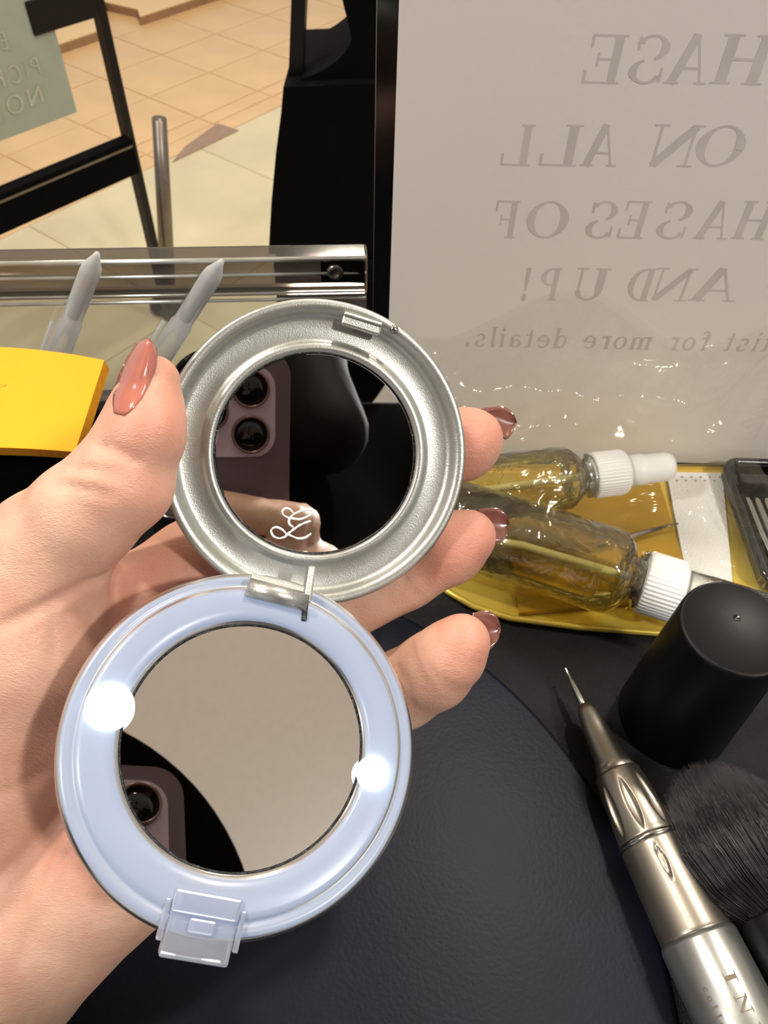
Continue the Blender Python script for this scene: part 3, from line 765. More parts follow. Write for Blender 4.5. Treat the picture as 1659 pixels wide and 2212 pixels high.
# ================================================================== CRUMPLED CLEAR BAG
bag_n = []
nu, nv = 60, 50; V = []; Fc = []
def bagpt(s, t):
    # lies over the bottles, then climbs against the paper sign
    x = 0.012 + 0.135 * s
    path = [(0.150, 0.006), (0.160, 0.030), (0.186, 0.0385), (0.205, 0.041), (0.220, 0.046), (0.2262, 0.060), (0.2275, 0.085)]
    k = t * (len(path) - 1); i = min(int(k), len(path) - 2); f_ = k - i
    y = path[i][0] * (1 - f_) + path[i + 1][0] * f_; z = path[i][1] * (1 - f_) + path[i + 1][1] * f_
    z = z * (1 - 0.25 * max(0, t - .8) / .2 * (0.5 + 0.5 * math.sin(s * 9 + 1.3)) )
    fold = 0.0016 * math.sin(s * 23 + t * 9) + 0.0012 * math.sin(s * 41 - t * 17) + 0.0009 * math.sin(t * 30 + s * 7)
    amp = 0.25 + 0.75 * math.sin(math.pi * t)
    y = min(y - fold * amp * 0.4, 0.2288)
    zz = z * (1 - 0.55 * max(0, s - 0.72) / 0.28) if t < .75 else z
    return np.array([x - 0.03 * (1 - t) * (1 - s), y, TABLE + max(0.004, zz + fold * amp)])
for j in range(nv + 1):
    for i in range(nu + 1): V.append(bagpt(i / nu, j / nv))
for j in range(nv):
    for i in range(nu):
        a = j * (nu + 1) + i; Fc.append([a, a + 1, a + nu + 2, a + nu + 1])
BAG = mk('plastic_bag', V, Fc, MT['film'], None, smooth=True)
tag(BAG, 'crumpled clear plastic bag over the bottles, climbing up the paper sign', 'bag')

# ================================================================== BLACK CAP
capc = PZ(1452, 1549, TABLE + 0.0)
bc = thing('black_cap', capc, 'plain black cylindrical cap standing beside the thin bit of the rotary pen', 'plastic_cap')
hc = 0.0565; rc = 0.0154
lathe('shell', Matrix.Translation(capc), [(0, 0.0002), (rc * 1.14, 0.0002), (rc * 1.15, 0.002), (rc * 1.0, hc - 0.0022), (rc * .985, hc - 0.0008), (rc * .95, hc), (rc * .93, hc - 0.0002), (0, hc - 0.0004)], MT['plastic_cap'], bc, n=128)
lathe('moulding_dot', Matrix.Translation(capc + (0.001, 0.003, hc - 0.0004)), [(0, 0), (0.0011, 0), (0.0009, 0.0003), (0.0005, 0.0001), (0, 0.0001)], MT['black_gloss'], bc, n=20)

# ================================================================== ROTARY PEN
rp_ = 0.0100
def axis_pt(px, py, z): return PZ(px, py, z)
ztip = TABLE + 0.0075
tip = PZ(1220, 1441, ztip); end = PZ(1640, 2300, TABLE + 0.0112)
ax = nrm(end - tip); Ltot = np.linalg.norm(end - tip)
def sat(px, py):                              # distance along the axis nearest to a pixel
    d = nrm(ray(px, py)); w = EYE - tip
    a_, b_, c_ = 1.0, float(ax @ d), 1.0; dd, ee = float(ax @ w), float(d @ w)
    return (dd - b_ * ee) / (1 - b_ * b_) if True else 0
rpn = thing('rotary_pen', (tip + end) / 2 * np.array([1, 1, 0]) + np.array([0, 0, TABLE]), 'gunmetal and silver rotary nail pen with a thin bit, lying lower right', 'rotary tool')
Mx = frame(tip, ax, (0, 0, 1))
s = {k: sat(*v) for k, v in dict(bit0=(1232, 1468), bit1=(1256, 1518), n0=(1262, 1530), n1=(1275, 1560), n2=(1325, 1655), n3=(1340, 1668), g0=(1350, 1700), g1=(1395, 1800), ring=(1410, 1813), m1=(1500, 1990), sil=(1520, 2025), e=(1640, 2300)).items()}
lathe('bit_shank', Mx, [(0, 0), (0.00042, 0.0002), (0.0005, 0.0008), (0.00035, 0.0014), (0.0006, s['bit0']), (0.0010, s['bit0'] + .001), (0.0011, s['bit1']), (0.0011, s['n0'] + .002), (0, s['n0'] + .002)], MT['steel'], rpn, n=20)
def facets(r, z, a):
    return r
lathe('collet', Mx, [(0, s['n0'] - .001), (0.0019, s['n0'] - .001), (0.0030, s['n0'] + .0015), (0.0036, s['n1'] + .001), (0.0038, s['n1'] + .0022), (0.0048, s['n2'] - .003), (0.0053, s['n2'] - 0.001), (0.0064, s['n3']), (0, s['n3'])], MT['gun'], rpn, n=64)
gA, gB = s['g0'] - 0.001, s['g1'] + 0.000
def flute(r, z, a):
    if gA < z < gB:
        t = (z - gA) / (gB - gA); w = math.sin(math.pi * t)
        k = (a * 8 / (2 * math.pi)) % 1.0; u = abs(k - 0.5) / (0.25 * w ** 0.6 + 1e-6)
        if u < 1: return r - 0.0011 * w ** .5 * (1 - u ** 3)
    return r
prof = [(0, s['n3']), (0.0066, s['n3']), (0.0069, s['n3'] + 0.0005)]
r0, r1 = 0.0069, 0.0086
for k in range(41):
    t = k / 40; prof.append((r0 + (r1 - r0) * t ** 0.8, s['n3'] + .001 + (s['ring'] - .002 - s['n3'] - .001) * t))
prof += [(0.0088, s['ring'] - .001), (0.0088, s['ring'] - .0002), (0, s['ring'] - .0002)]
lathe('grip', Mx, prof, MT['gun'], rpn, n=240, ripple=flute)
lathe('grip_ring', Mx, [(0, s['ring'] - .0004), (0.0090, s['ring'] - .0004), (0.0092, s['ring'] + .0000), (0.0092, s['ring'] + .0009), (0.0088, s['ring'] + .0012), (0, s['ring'] + .0012)], MT['steel'], rpn, n=96)
vd = nrm(EYE - (tip + ax * (s['ring'] + 0.006)))
a_slot = math.atan2(float(vd @ np.array(Mx)[:3, 1]), float(vd @ np.array(Mx)[:3, 0])) - 0.1
def slot(r, z, a):
    za, zb_ = s['ring'] + 0.003, s['ring'] + 0.0125
    if za < z < zb_:
        t = (z - za) / (zb_ - za); w = math.sin(math.pi * t)
        da = (a - a_slot + math.pi) % (2 * math.pi) - math.pi; u = abs(da) / (0.11 * w + 1e-6)
        if u < 1: return r - 0.0009 * min(1, 2 * w)
    return r
prof = [(0, s['ring'] + .001), (0.0089, s['ring'] + .001)]
for k in range(31):
    t = k / 30; prof.append((0.0090 + 0.0007 * t, s['ring'] + .0016 + (s['sil'] - .0012 - s['ring'] - .0016) * t))
prof += [(0.0095, s['sil'] - .0006), (0, s['sil'] - .0006)]
lathe('middle_barrel', Mx, prof, MT['gun'], rpn, n=180, ripple=slot)
lathe('silver_barrel', Mx, [(0, s['sil'] - .0007), (0.0098, s['sil'] - .0007), (0.0103, s['sil'] + .0004), (0.0106, s['e'] + 0.02), (0.009, s['e'] + 0.022), (0, s['e'] + 0.022)], MT['pen_silver'], rpn, n=128)
# engraved words running along the barrel, wrapped on its surface
Am = np.array(Mx)
def wrap(name, text, s0, height, adv, ang, m, r=0.01045):
    gs = []; x = s0
    for c in text:
        for poly in glyph(c):
            P = []
            for u, v in poly:
                th_ = ang + (v * height) / r
                P.append(xf(Mx, [[r * 1.003 * math.cos(th_), r * 1.003 * math.sin(th_), x + u * adv * .72]])[0])
            cn = nrm(np.mean(P, 0) - (tip + ax * np.dot(np.mean(P, 0) - tip, ax)))
            gs.append(prism_g(P, cn, 0.00006))
        x += adv
    V, Fc = join(gs); return mk(name, V, Fc, m, rpn)
RPW = (Mx, s)

# ================================================================== MAKEUP BRUSH
bz = TABLE + 0.014
f0 = PZ(1675, 1965, bz); f1 = PZ(1790, 2170, bz); bt_ = PZ(1545, 1650, bz)
adir = nrm(f1 - f0)
br = thing('makeup_brush', f0 * np.array([1, 1, 0]) + np.array([0, 0, TABLE]), 'fluffy dark makeup brush with black ferrule, lower right edge', 'brush')
Mb = frame(f0, adir, (0, 0, 1))
lathe('ferrule', Mb, [(0, 0), (0.0118, 0), (0.0122, 0.001), (0.0118, 0.030), (0.0095, 0.034), (0.0085, 0.09), (0, 0.092)], MT['black'], br, n=64)
gs = []
Lb = np.linalg.norm(bt_ - f0)
vx = nrm(np.array(Mb)[:3, 0]); vy = nrm(np.array(Mb)[:3, 1])
for i in range(6500):
    rr = math.sqrt(rng.random()); th_ = rng.random() * 2 * math.pi
    a_ = np.array([math.cos(th_), math.sin(th_)]) * rr
    base = f0 + (vx * a_[0] + vy * a_[1]) * 0.0110 + adir * 0.002
    fan = np.array([a_[0] * 0.78, a_[1] * 1.55])
    Lr = Lb * (1.02 - 0.42 * rr ** 2.2) * rng.uniform(0.9, 1.03)
    e_ = f0 - adir * Lr + (vx * fan[0] + vy * fan[1]) * 0.0135
    mid = (base + e_) / 2 + (vx * fan[0] + vy * fan[1]) * 0.004 + rng.normal(0, .0004, 3)
    w = 0.00009
    sd = nrm(np.cross(adir, rng.normal(size=3))) * w; sd2 = nrm(np.cross(adir, sd)) * w
    P3 = [base, base * .3 + mid * .7, mid * .5 + e_ * .5, e_]
    V = []; 
    for k, p in enumerate(P3):
        q_ = (1, .95, .8, .25)[k]; V += [p + sd * q_, p - sd * .5 * q_ + sd2 * .87 * q_, p - sd * .5 * q_ - sd2 * .87 * q_]
    Fq = []
    for k in range(3):
        for j in range(3): Fq.append([k * 3 + j, k * 3 + (j + 1) % 3, k * 3 + 3 + (j + 1) % 3, k * 3 + 3 + j])
    gs.append((V, Fq))
V, Fc = join(gs); V[:, 2] = np.maximum(V[:, 2], TABLE + 0.0008)
o = mk('bristles', V, Fc, MT['bristle'], br, smooth=True); o['kind'] = 'stuff'

# ================================================================== COMPACT MIRROR
CMP_C = CM(532, 1600, 141.0)                 # centre of the frosted base, camera mm
nl = nrm([0.315, 0.445, 1.0])
HP = CM(604, 1280, 156.0)                    # hinge
ul_ = HP - CMP_C; ul_ = nrm(ul_ - ul_.dot(nl) * nl); vl_ = np.cross(nl, ul_)
def LB(a, b, h=0.0): return cam2w(CMP_C + ul_ * a + vl_ * b + nl * h)   # mm in the base: a towards hinge
ML = Matrix([[*( [cam2w(CMP_C + q)[i] - cam2w(CMP_C)[i] for q in (ul_, vl_, nl)] ), cam2w(CMP_C)[i]] for i in range(3)] + [[0, 0, 0, 1]])
# ML maps local mm to world metres
cm = thing('compact_mirror', cam2w(CMP_C - nl * 8), 'open round compact mirror with silver lid and lit frosted base, held in the hand', 'mirror')
RB = 33.0
prof = [(22.2, -1.9), (22.3, -0.6), (22.8, 0.2), (23.4, 0.75), (25.2, 1.0), (28.0, 0.9), (29.2, 0.6), (29.5, 0.1), (29.9, 0.0), (30.2, 0.35), (31.2, 0.3), (32.1, -0.2), (32.6, -1.3), (32.8, -3.0), (32.7, -6.0), (31.8, -7.8), (29.5, -8.8), (18, -9.2), (0.0, -9.2)]
V, Fc = lathe_g(prof, 144)
Fc = [f for f in Fc if len(f) == 4]
# bottom of the mirror well
k0 = len(V); V = np.vstack([V, [[22.2 * math.cos(2 * math.pi * i / 144), 22.2 * math.sin(2 * math.pi * i / 144), -1.9] for i in range(144)]])
Fc.append([k0 + i for i in range(144)][::-1])
mk('frosted_base', xf(ML, V), Fc, MT['frost'], cm, True, label='translucent frosted plastic base')
mk('mirror_glass', *(lambda g: (xf(ML, g[0]), g[1]))(lathe_g([(0, -1.8), (21.8, -1.8), (21.95, -1.6), (21.95, -1.45), (21.8, -1.35), (0, -1.35)], 144)), MT['mirror'], cm, False, label='clear round magnifying mirror')
mk('mirror_rim', *(lambda g: (xf(ML, g[0]), [f for f in g[1] if len(f) == 4]))(lathe_g([(21.9, -1.8), (22.25, -1.8), (22.25, -1.3), (21.9, -1.3), (21.9, -1.8)], 144)), MT['mirror_edge'], cm, True)
# light guide ring inside the hull
tor = []
def torus(Rm, rm, h, n1=96, n2=10):
    V = []; Fc = []
    for i in range(n1):
        a = 2 * math.pi * i / n1
        for j in range(n2):
            b = 2 * math.pi * j / n2; V.append(((Rm + rm * math.cos(b)) * math.cos(a), (Rm + rm * math.cos(b)) * math.sin(a), h + rm * math.sin(b)))
    for i in range(n1):
        for j in range(n2): Fc.append([i * n2 + j, ((i + 1) % n1) * n2 + j, ((i + 1) % n1) * n2 + (j + 1) % n2, i * n2 + (j + 1) % n2])
    return np.array(V), Fc
V, Fc = torus(27.0, 0.9, -4.6); mk('light_guide', xf(ML, V), Fc, MT['guide'], cm, True, label='glowing light ring inside the frosted base')
# LED domes: where the photograph has the two hot spots
pl_o = cam2w(CMP_C + nl * 0.8); nlw = R @ nl
for (px, py), rr in (((236, 1526), 4.3), ((806, 1670), 3.2)):
    c = PP(px, py, pl_o, nlw); Mz = frame(c, nlw)
    lathe('led_light', Mz, [(0.0, -0.0018), (rr * .00075, -0.0018), (rr * .001, -0.0004), (rr * .00095, 0.0004), (rr * .0007, 0.0010), (rr * .0003, 0.00125), (0.0, 0.0013)], MT['led'], cm, n=48, label='white light glowing through the ring')
# latch tab opposite the hinge
Lc_ = PP(440, 1975, cam2w(CMP_C - nl * 1.0), nlw)
la = np.linalg.inv(np.array(ML)) @ np.append(Lc_, 1)
ang = math.atan2(la[1], la[0]); ca, sa = math.cos(ang), math.sin(ang)
ML2 = ML @ Matrix.Rotation(ang, 4, 'Z')
def lbox(name, cx, cy, cz, sx, sy, sz, m, bev=0.3, seg=2, par=None, label=None):
    V, Fc = box_g(sx, sy, sz, bev, seg); V = V + (cx, cy, cz); return mk(name, xf(ML2, V), Fc, m, par or cm, False, label=label)
lt = lbox('latch_tab', 30.3, 0, -1.6, 10.6, 11.4, 5.0, MT['frost_clear'], 0.5, label='clear plastic latch tab')
lbox('latch_bar', 27.2, 0, 1.3, 3.4, 11.2, 0.9, MT['frost_clear'], 0.35)
lbox('latch_catch', 30.4, 0, 1.15, 2.2, 4.4, 0.8, MT['frost_clear'], 0.3)
for sgy in (-1, 1):
    lbox('latch_slot', 30.2, sgy * 6.3, -0.3, 6.2, 0.9, 3.0, MT['frost_clear'], 0.2)
# lid
LC = CM(684, 982, 163.0)
nu_ = nrm([0.172, -0.100, 1.0])
hu = HP - LC; hu = nrm(hu - hu.dot(nu_) * nu_); hv = np.cross(nu_, hu)
def mlat(C, a, b, c): 
    o_ = cam2w(C); return Matrix([[*[(cam2w(C + q) - o_)[i] for q in (a, b, c)], o_[i]] for i in range(3)] + [[0, 0, 0, 1]])
MU = mlat(LC, hu, hv, nu_)
prof = [(0, -0.5), (21.35, -0.5), (21.4, 0.7), (21.9, 1.15), (22.7, 1.15), (23.3, 0.75), (23.8, 0.15), (24.3, 0.0), (27.8, 0.0), (28.5, 0.25), (29.2, 0.9), (29.5, 1.9), (30.2, 2.5), (31.2, 2.75), (31.8, 2.45), (32.05, 1.6), (32.0, -0.4), (31.5, -2.2), (29.8, -3.8), (26, -4.6), (15, -5.0), (0, -5.0)]
V, Fc = lathe_g(prof, 160); mk('silver_lid', xf(MU, V), Fc, MT['silver'], cm, True, label='matte silver lid')
V, Fc = lathe_g([(0, -0.5), (20.9, -0.5), (21.2, -0.2), (21.15, 0.0), (20.9, 0.05), (0, 0.05)], 144)
mk('mirror_glass', xf(MU, V), Fc, MT['mirror'], cm, False, label='round mirror in the silver lid, etched with script letters')
V, Fc = lathe_g([(21.0, 0.02), (21.38, 0.02), (21.38, 0.35), (21.1, 0.3), (21.0, 0.02)], 160); mk('mirror_rim', xf(MU, V), [f for f in Fc if len(f) == 4], MT['mirror_edge'], cm, True)
# etched monogram
nuw = R @ nu_; mo = cam2w(LC + nu_ * 0.12)
def MP(x, y): return PP(500 + x / 5.53, 1080 + y / 5.53, mo, nuw)
strokes = [[(665, 412), (600, 350), (530, 325), (482, 350), (476, 385), (505, 435), (570, 458), (640, 440), (668, 412), (740, 440), (800, 460), (880, 450), (955, 400)],
           [(950, 250), (850, 285), (780, 325), (720, 370), (668, 412)],
           [(745, 160), (700, 112), (650, 100), (610, 130), (618, 175), (680, 212), (740, 222), (820, 228), (910, 195), (968, 150), (950, 116), (880, 118), (800, 142), (740, 175), (700, 215), (686, 260), (702, 300), (742, 325)]]
gs = []
for st in strokes:
    C = catmull([MP(*p) for p in st], 6); n_ = len(C)
    w = [0.00016 + 0.00012 * abs(math.sin(4 * math.pi * i / n_)) for i in range(n_)]
    gs.append(tube_g(C, w, 6))
V, Fc = join(gs); mk('etched_monogram', V, Fc, MT['white'], cm, True, label='white script monogram on the upper mirror')
# silver catch on the lid rim and a small pin
def MUp(px, py, h): return PP(px, py, cam2w(LC + nu_ * h), nuw)
a = MUp(738, 690, 2.8); b = MUp(822, 716, 2.8); dd = nrm(b - a)
Mc = frame((a + b) / 2, nuw, dd)
box('lid_catch', Mc, np.linalg.norm(b - a), 0.0022, 0.0016, MT['silver'], cm, bev=0.0005)
box('catch_lip', frame((a + b) / 2 + np.cross(nuw, dd) * 0.0012, nuw, dd), np.linalg.norm(b - a) * .98, 0.0008, 0.0026, MT['silver'], cm, bev=0.0003)
lathe('rim_pin', frame(MUp(851, 712, 2.6), nuw), [(0, -.001), (.0009, -.001), (.0009, .0004), (.0006, .0008), (0, .0008)], MT['steel'], cm, n=20)
# hinge
h0 = PP(536, 1268, cam2w(CMP_C + nl * 1.6), nlw); h1 = PP(664, 1301, cam2w(CMP_C + nl * 1.6), nlw)
tube('hinge_barrel', np.array([h0, (h0 + h1) / 2, h1]), 0.0019, MT['silver'], cm, n=28)
hd = nrm(h1 - h0)
box('hinge_plate', frame((h0 + h1) / 2 + R @ (ul_ * 0.0014) - R @ (nl * 0.0006), nlw, hd), np.linalg.norm(h1 - h0), 0.0032, 0.0022, MT['silver'], cm, bev=0.0004)
k1 = PP(672, 1228, cam2w(CMP_C + nl * 1.2), nlw); k2 = PP(660, 1305, cam2w(CMP_C + nl * 1.2), nlw)
box('hinge_knuckle', frame((k1 + k2) / 2, nlw, k2 - k1), np.linalg.norm(k2 - k1), 0.0016, 0.0040, MT['silver'], cm, bev=0.0004)
k3 = PP(656, 1342, cam2w(CMP_C + nl * 0.9), nlw)
box('hinge_slot', frame((k2 + k3) / 2, nlw, k3 - k2), np.linalg.norm(k3 - k2), 0.0011, 0.0008, MT['mirror_edge'], cm, bev=0.0002)

# ================================================================== HAND (one continuous surface, grown from a distance field)
def smin(a, b, k):
    h = np.clip(0.5 + 0.5 * (b - a) / k, 0, 1); return b * (1 - h) + a * h - k * h * (1 - h)
def rcone(P, a, b, ra, rb):
    ba = b - a; L2 = ba @ ba; pa = P - a; t = np.clip((pa @ ba) / L2, 0, 1)
    return np.linalg.norm(pa - t[:, None] * ba, axis=1) - (ra + (rb - ra) * t)
def chain(P, pts, k=1.5):
    d = None
    for (a, ra), (b, rb) in zip(pts[:-1], pts[1:]):
        q = rcone(P, a, b, ra, rb); d = q if d is None else smin(d, q, k)
    return d
def J(x, y, d, r): return (CM(x, y, d), r)
THUMB = [J(-40, 1440, 163, 19), J(105, 1192, 156, 12.2), J(180, 1115, 152, 10.6), J(262, 1040, 150, 9.9), J(300, 950, 149.5, 8.1), J(318, 885, 149.5, 6.9), J(334, 822, 150, 4.9)]
INDEX = [J(420, 1225, 180, 10.2), J(560, 1150, 184, 9.4), J(760, 1055, 187, 8.8), J(900, 995, 187, 8.4), J(1000, 957, 184, 8.2), J(1025, 946, 182, 6.6)]
MIDDLE = [J(560, 1400, 182, 10.5), J(720, 1310, 185, 9.7), J(872, 1236, 184, 8.9), J(975, 1180, 181, 8.2), J(1012, 1160, 179, 6.4)]
RING = [J(600, 1570, 184, 10.5), J(760, 1545, 184, 9.6), J(870, 1488, 179, 9.0), J(938, 1447, 173, 8.7), J(976, 1412, 169, 7.6), J(998, 1386, 167, 6.1)]
PINKY = [J(560, 1740, 178, 9.5), J(680, 1720, 179, 8.3), J(770, 1665, 178, 7.6), J(790, 1600, 174, 6.4)]
PALM = [
    [J(-330, 1990, 168, 25), J(-100, 1800, 175, 25), J(260, 1480, 176, 16.5)],
    [J(-100, 1800, 175, 22), J(260, 1400, 176, 14), J(430, 1225, 178, 10.5)],
    [J(-100, 1800, 175, 22), J(300, 1560, 177, 15), J(560, 1400, 180, 10.8)],
    [J(-100, 1850, 175, 22), J(300, 1700, 177, 15), J(600, 1570, 184, 10.8)],
    [J(-330, 2130, 166, 23), J(0, 2085, 173, 19), J(225, 1872, 170, 17), J(400, 1790, 172, 13), J(560, 1740, 178, 10)],
    [J(105, 1192, 156, 12), J(30, 1400, 160, 17.5), J(-70, 1640, 165, 21), J(-260, 1880, 168, 25)],
    [J(60, 1330, 165, 11), J(250, 1320, 171, 10.5), J(430, 1230, 178, 10)],
    [J(-330, 1990, 168, 25), J(-760, 2420, 158, 26)],
    [J(-330, 2130, 166, 23), J(-760, 2500, 156, 25)],
]
CREASES = []
def hand_sdf(P):
    d = None
    for c in PALM:
        q = chain(P, c, 3); d = q if d is None else smin(d, q, 5.0)
    for c, k in ((INDEX, 3.5), (MIDDLE, 3.5), (RING, 3.5), (PINKY, 3.5)):
        pass
    f = chain(P, INDEX); 
    for c in (MIDDLE, RING, PINKY): f = smin(f, chain(P, c), 0.8)
    d = smin(d, f, 4.0)
    d = smin(d, chain(P, THUMB, 2.0), 3.0)
    # fleshy pads
    for c, r in ((CM(322, 930, 146.5), 6.5), (CM(1000, 963, 182), 7.8), (CM(968, 1186, 179.5), 7.6)):
        d = smin(d, np.linalg.norm(P - c, axis=1) - r, 3.0)
    for pts, amp, w in CREASES:
        lo, hi = pts.min(0) - 5 * w, pts.max(0) + 5 * w
        m_ = np.all((P > lo) & (P < hi), axis=1)
        if m_.any():
            Q = P[m_]; dm = None
            for a, b in zip(pts[:-1], pts[1:]):
                q = rcone(Q, a, b, 0, 0); dm = q if dm is None else np.minimum(dm, q)
            d[m_] = d[m_] + amp * np.exp(-(dm / w) ** 2)
    return d
def hit(px, py, d0=120.0, d1=215.0, default=None):
    ds = np.arange(d0, d1, 0.25); P = np.stack([CM(px, py, q) for q in ds]); v = hand_sdf(P)
    i = np.argmax(v < 0)
    return (ds[i] if v[i] < 0 else default)
cr = []
for pts, amp, w in [
    ([(208, 962), (240, 968), (275, 982), (292, 992)], 0.95, 0.75),
    ([(158, 1012), (190, 1012), (225, 1018), (245, 1026)], 1.15, 0.8),
    ([(118, 1046), (160, 1052), (210, 1062), (240, 1072)], 0.75, 0.8),
    ([(240, 1240), (190, 1258), (130, 1290), (70, 1320), (10, 1350)], 1.3, 1.2),
    ([(150, 1322), (190, 1335), (215, 1400)], 0.6, 0.9),
    ([(100, 1318), (115, 1360), (118, 1420)], 0.5, 1.0),
    ([(248, 1236), (256, 1300), (236, 1350)], 1.6, 1.4),
    ([(135, 1760), (95, 1815), (40, 1870), (-20, 1915)], 1.6, 2.0),
    ([(120, 1800), (85, 1890), (30, 1960), (-30, 2010)], 0.8, 1.6),
    ([(150, 1840), (100, 1950), (40, 2080)], 0.5, 1.4),
    ([(905, 1290), (880, 1270), (868, 1230)], 0.4, 0.8),
    ([(858, 1440), (880, 1470), (896, 1530)], 0.35, 0.8),
    ([(170, 1600), (110, 1660), (40, 1700), (-20, 1720)], 0.4, 1.6),
]:
    P3 = []
    for x, y in pts:
        h = hit(x, y)
        if h: P3.append(CM(x, y, h))
    if len(P3) > 1: cr.append((np.array(P3), amp, w))
CREASES = cr

def surface_nets(lo, hi, h, fn=None):
    fn = fn or hand_sdf
    ns = [int((hi[i] - lo[i]) / h) + 1 for i in range(3)]
    g = [lo[i] + np.arange(ns[i]) * h for i in range(3)]
    val = np.empty(ns, np.float32)
    for i in range(ns[0]):
        Yg, Zg = np.meshgrid(g[1], g[2], indexing='ij')
        P = np.stack([np.full(Yg.size, g[0][i]), Yg.ravel(), Zg.ravel()], 1)
        val[i] = fn(P).reshape(ns[1], ns[2])
    sg = val < 0
    nx, ny, nz = [n - 1 for n in ns]
    acc = np.zeros((nx, ny, nz, 3)); cnt = np.zeros((nx, ny, nz))
    cor = [(a, b, c) for a in (0, 1) for b in (0, 1) for c in (0, 1)]
    def sub(A, o): return A[o[0]:o[0] + nx, o[1]:o[1] + ny, o[2]:o[2] + nz]
    for a in cor:
        for ax_ in range(3):
            if a[ax_] == 0:
                b = list(a); b[ax_] = 1
                va, vb = sub(val, a), sub(val, b); m_ = (va < 0) != (vb < 0)
                t = np.where(m_, va / (va - vb + 1e-20), 0)
                for c in range(3):
                    acc[..., c] += np.where(m_, a[c] + (t if c == ax_ else 0), 0)
                cnt += m_
    act = cnt > 0
    idx = -np.ones((nx, ny, nz), int); idx[act] = np.arange(act.sum())
    ii = np.argwhere(act); V = (acc[act] / cnt[act][:, None] + ii) * h + np.array(lo)
    Fc = []
    for ax_ in range(3):
        o1, o2 = [(1, 2), (2, 0), (0, 1)][ax_]
        sl = [slice(1, n) for n in (nx, ny, nz)]; sl[ax_] = slice(0, (nx, ny, nz)[ax_])
        A = sg[tuple(sl[i] if i != ax_ else slice(0, ns[i] - 1) for i in range(3))][:, :, :]
        base = [slice(1, nx), slice(1, ny), slice(1, nz)]
        s0 = list(base); s0[ax_] = slice(0, (nx, ny, nz)[ax_])
        s1 = list(s0); s1[ax_] = slice(1, (nx, ny, nz)[ax_] + 1)
        va, vb = sg[tuple(s0)], sg[tuple(s1)]
        m_ = va != vb; q = np.argwhere(m_) + np.array([1 if i != ax_ else 0 for i in range(3)])
        fl_ = va[m_]
        e1 = np.zeros(3, int); e1[o1] = 1; e2 = np.zeros(3, int); e2[o2] = 1
        c0 = idx[tuple(q.T)]; c1 = idx[tuple((q - e1).T)]; c2 = idx[tuple((q - e1 - e2).T)]; c3 = idx[tuple((q - e2).T)]
        quad = np.stack([c0, c1, c2, c3], 1); quad[~fl_] = quad[~fl_][:, ::-1]
        quad = quad[np.all(quad >= 0, 1)]
        Fc.append(quad)
    return V, np.vstack(Fc)

def hand_material():
    m = bpy.data.materials.new('skin'); m.use_nodes = True; nt = m.node_tree; b = nt.nodes['Principled BSDF']
    tc = nt.nodes.new('ShaderNodeTexCoord')
    nz = nt.nodes.new('ShaderNodeTexNoise'); nz.inputs['Scale'].default_value = 90; nz.inputs['Detail'].default_value = 5
    nt.links.new(tc.outputs['Object'], nz.inputs['Vector'])
    rp = nt.nodes.new('ShaderNodeValToRGB'); rp.color_ramp.elements[0].position = .3; rp.color_ramp.elements[1].position = .7
    rp.color_ramp.elements[0].color = lin((208, 160, 136)); rp.color_ramp.elements[1].color = lin((225, 187, 161))
    nt.links.new(nz.outputs['Fac'], rp.inputs['Fac'])
    at = nt.nodes.new('ShaderNodeAttribute'); at.attribute_name = 'flush'
    mx = nt.nodes.new('ShaderNodeMixRGB'); mx.inputs[2].default_value = lin((210, 126, 105))
    nt.links.new(at.outputs['Fac'], mx.inputs[0]); nt.links.new(rp.outputs['Color'], mx.inputs[1])
    nt.links.new(mx.outputs[0], b.inputs['Base Color'])
    b.inputs['Roughness'].default_value = 0.47
    b.inputs['Subsurface Weight'].default_value = 0.25
    b.inputs['Subsurface Radius'].default_value = (1.0, 0.35, 0.2); b.inputs['Subsurface Scale'].default_value = 0.0035
    mp = nt.nodes.new('ShaderNodeMapping'); mp.inputs['Rotation'].default_value = (0.2, 0.4, 0.8); mp.inputs['Scale'].default_value = (1, 4, 1)
    nt.links.new(tc.outputs['Object'], mp.inputs['Vector'])
    n1 = nt.nodes.new('ShaderNodeTexNoise'); n1.inputs['Scale'].default_value = 420; n1.inputs['Detail'].default_value = 4
    nt.links.new(mp.outputs[0], n1.inputs['Vector'])
    vo = nt.nodes.new('ShaderNodeTexVoronoi'); vo.inputs['Scale'].default_value = 900; vo.feature = 'DISTANCE_TO_EDGE'
    nt.links.new(mp.outputs[0], vo.inputs['Vector'])
    ad = nt.nodes.new('ShaderNodeMath'); ad.operation = 'ADD'
    nt.links.new(n1.outputs['Fac'], ad.inputs[0]); nt.links.new(vo.outputs['Distance'], ad.inputs[1])
    bp = nt.nodes.new('ShaderNodeBump'); bp.inputs['Strength'].default_value = 0.35; bp.inputs['Distance'].default_value = 0.0004
    nt.links.new(ad.outputs[0], bp.inputs['Height']); nt.links.new(bp.outputs['Normal'], b.inputs['Normal'])
    return m
MT['skin'] = hand_material()
lo = np.array([-150.0, -150, -228]); hi = np.array([42.0, 52, -128])
V, Fc = surface_nets(lo, hi, 0.9)
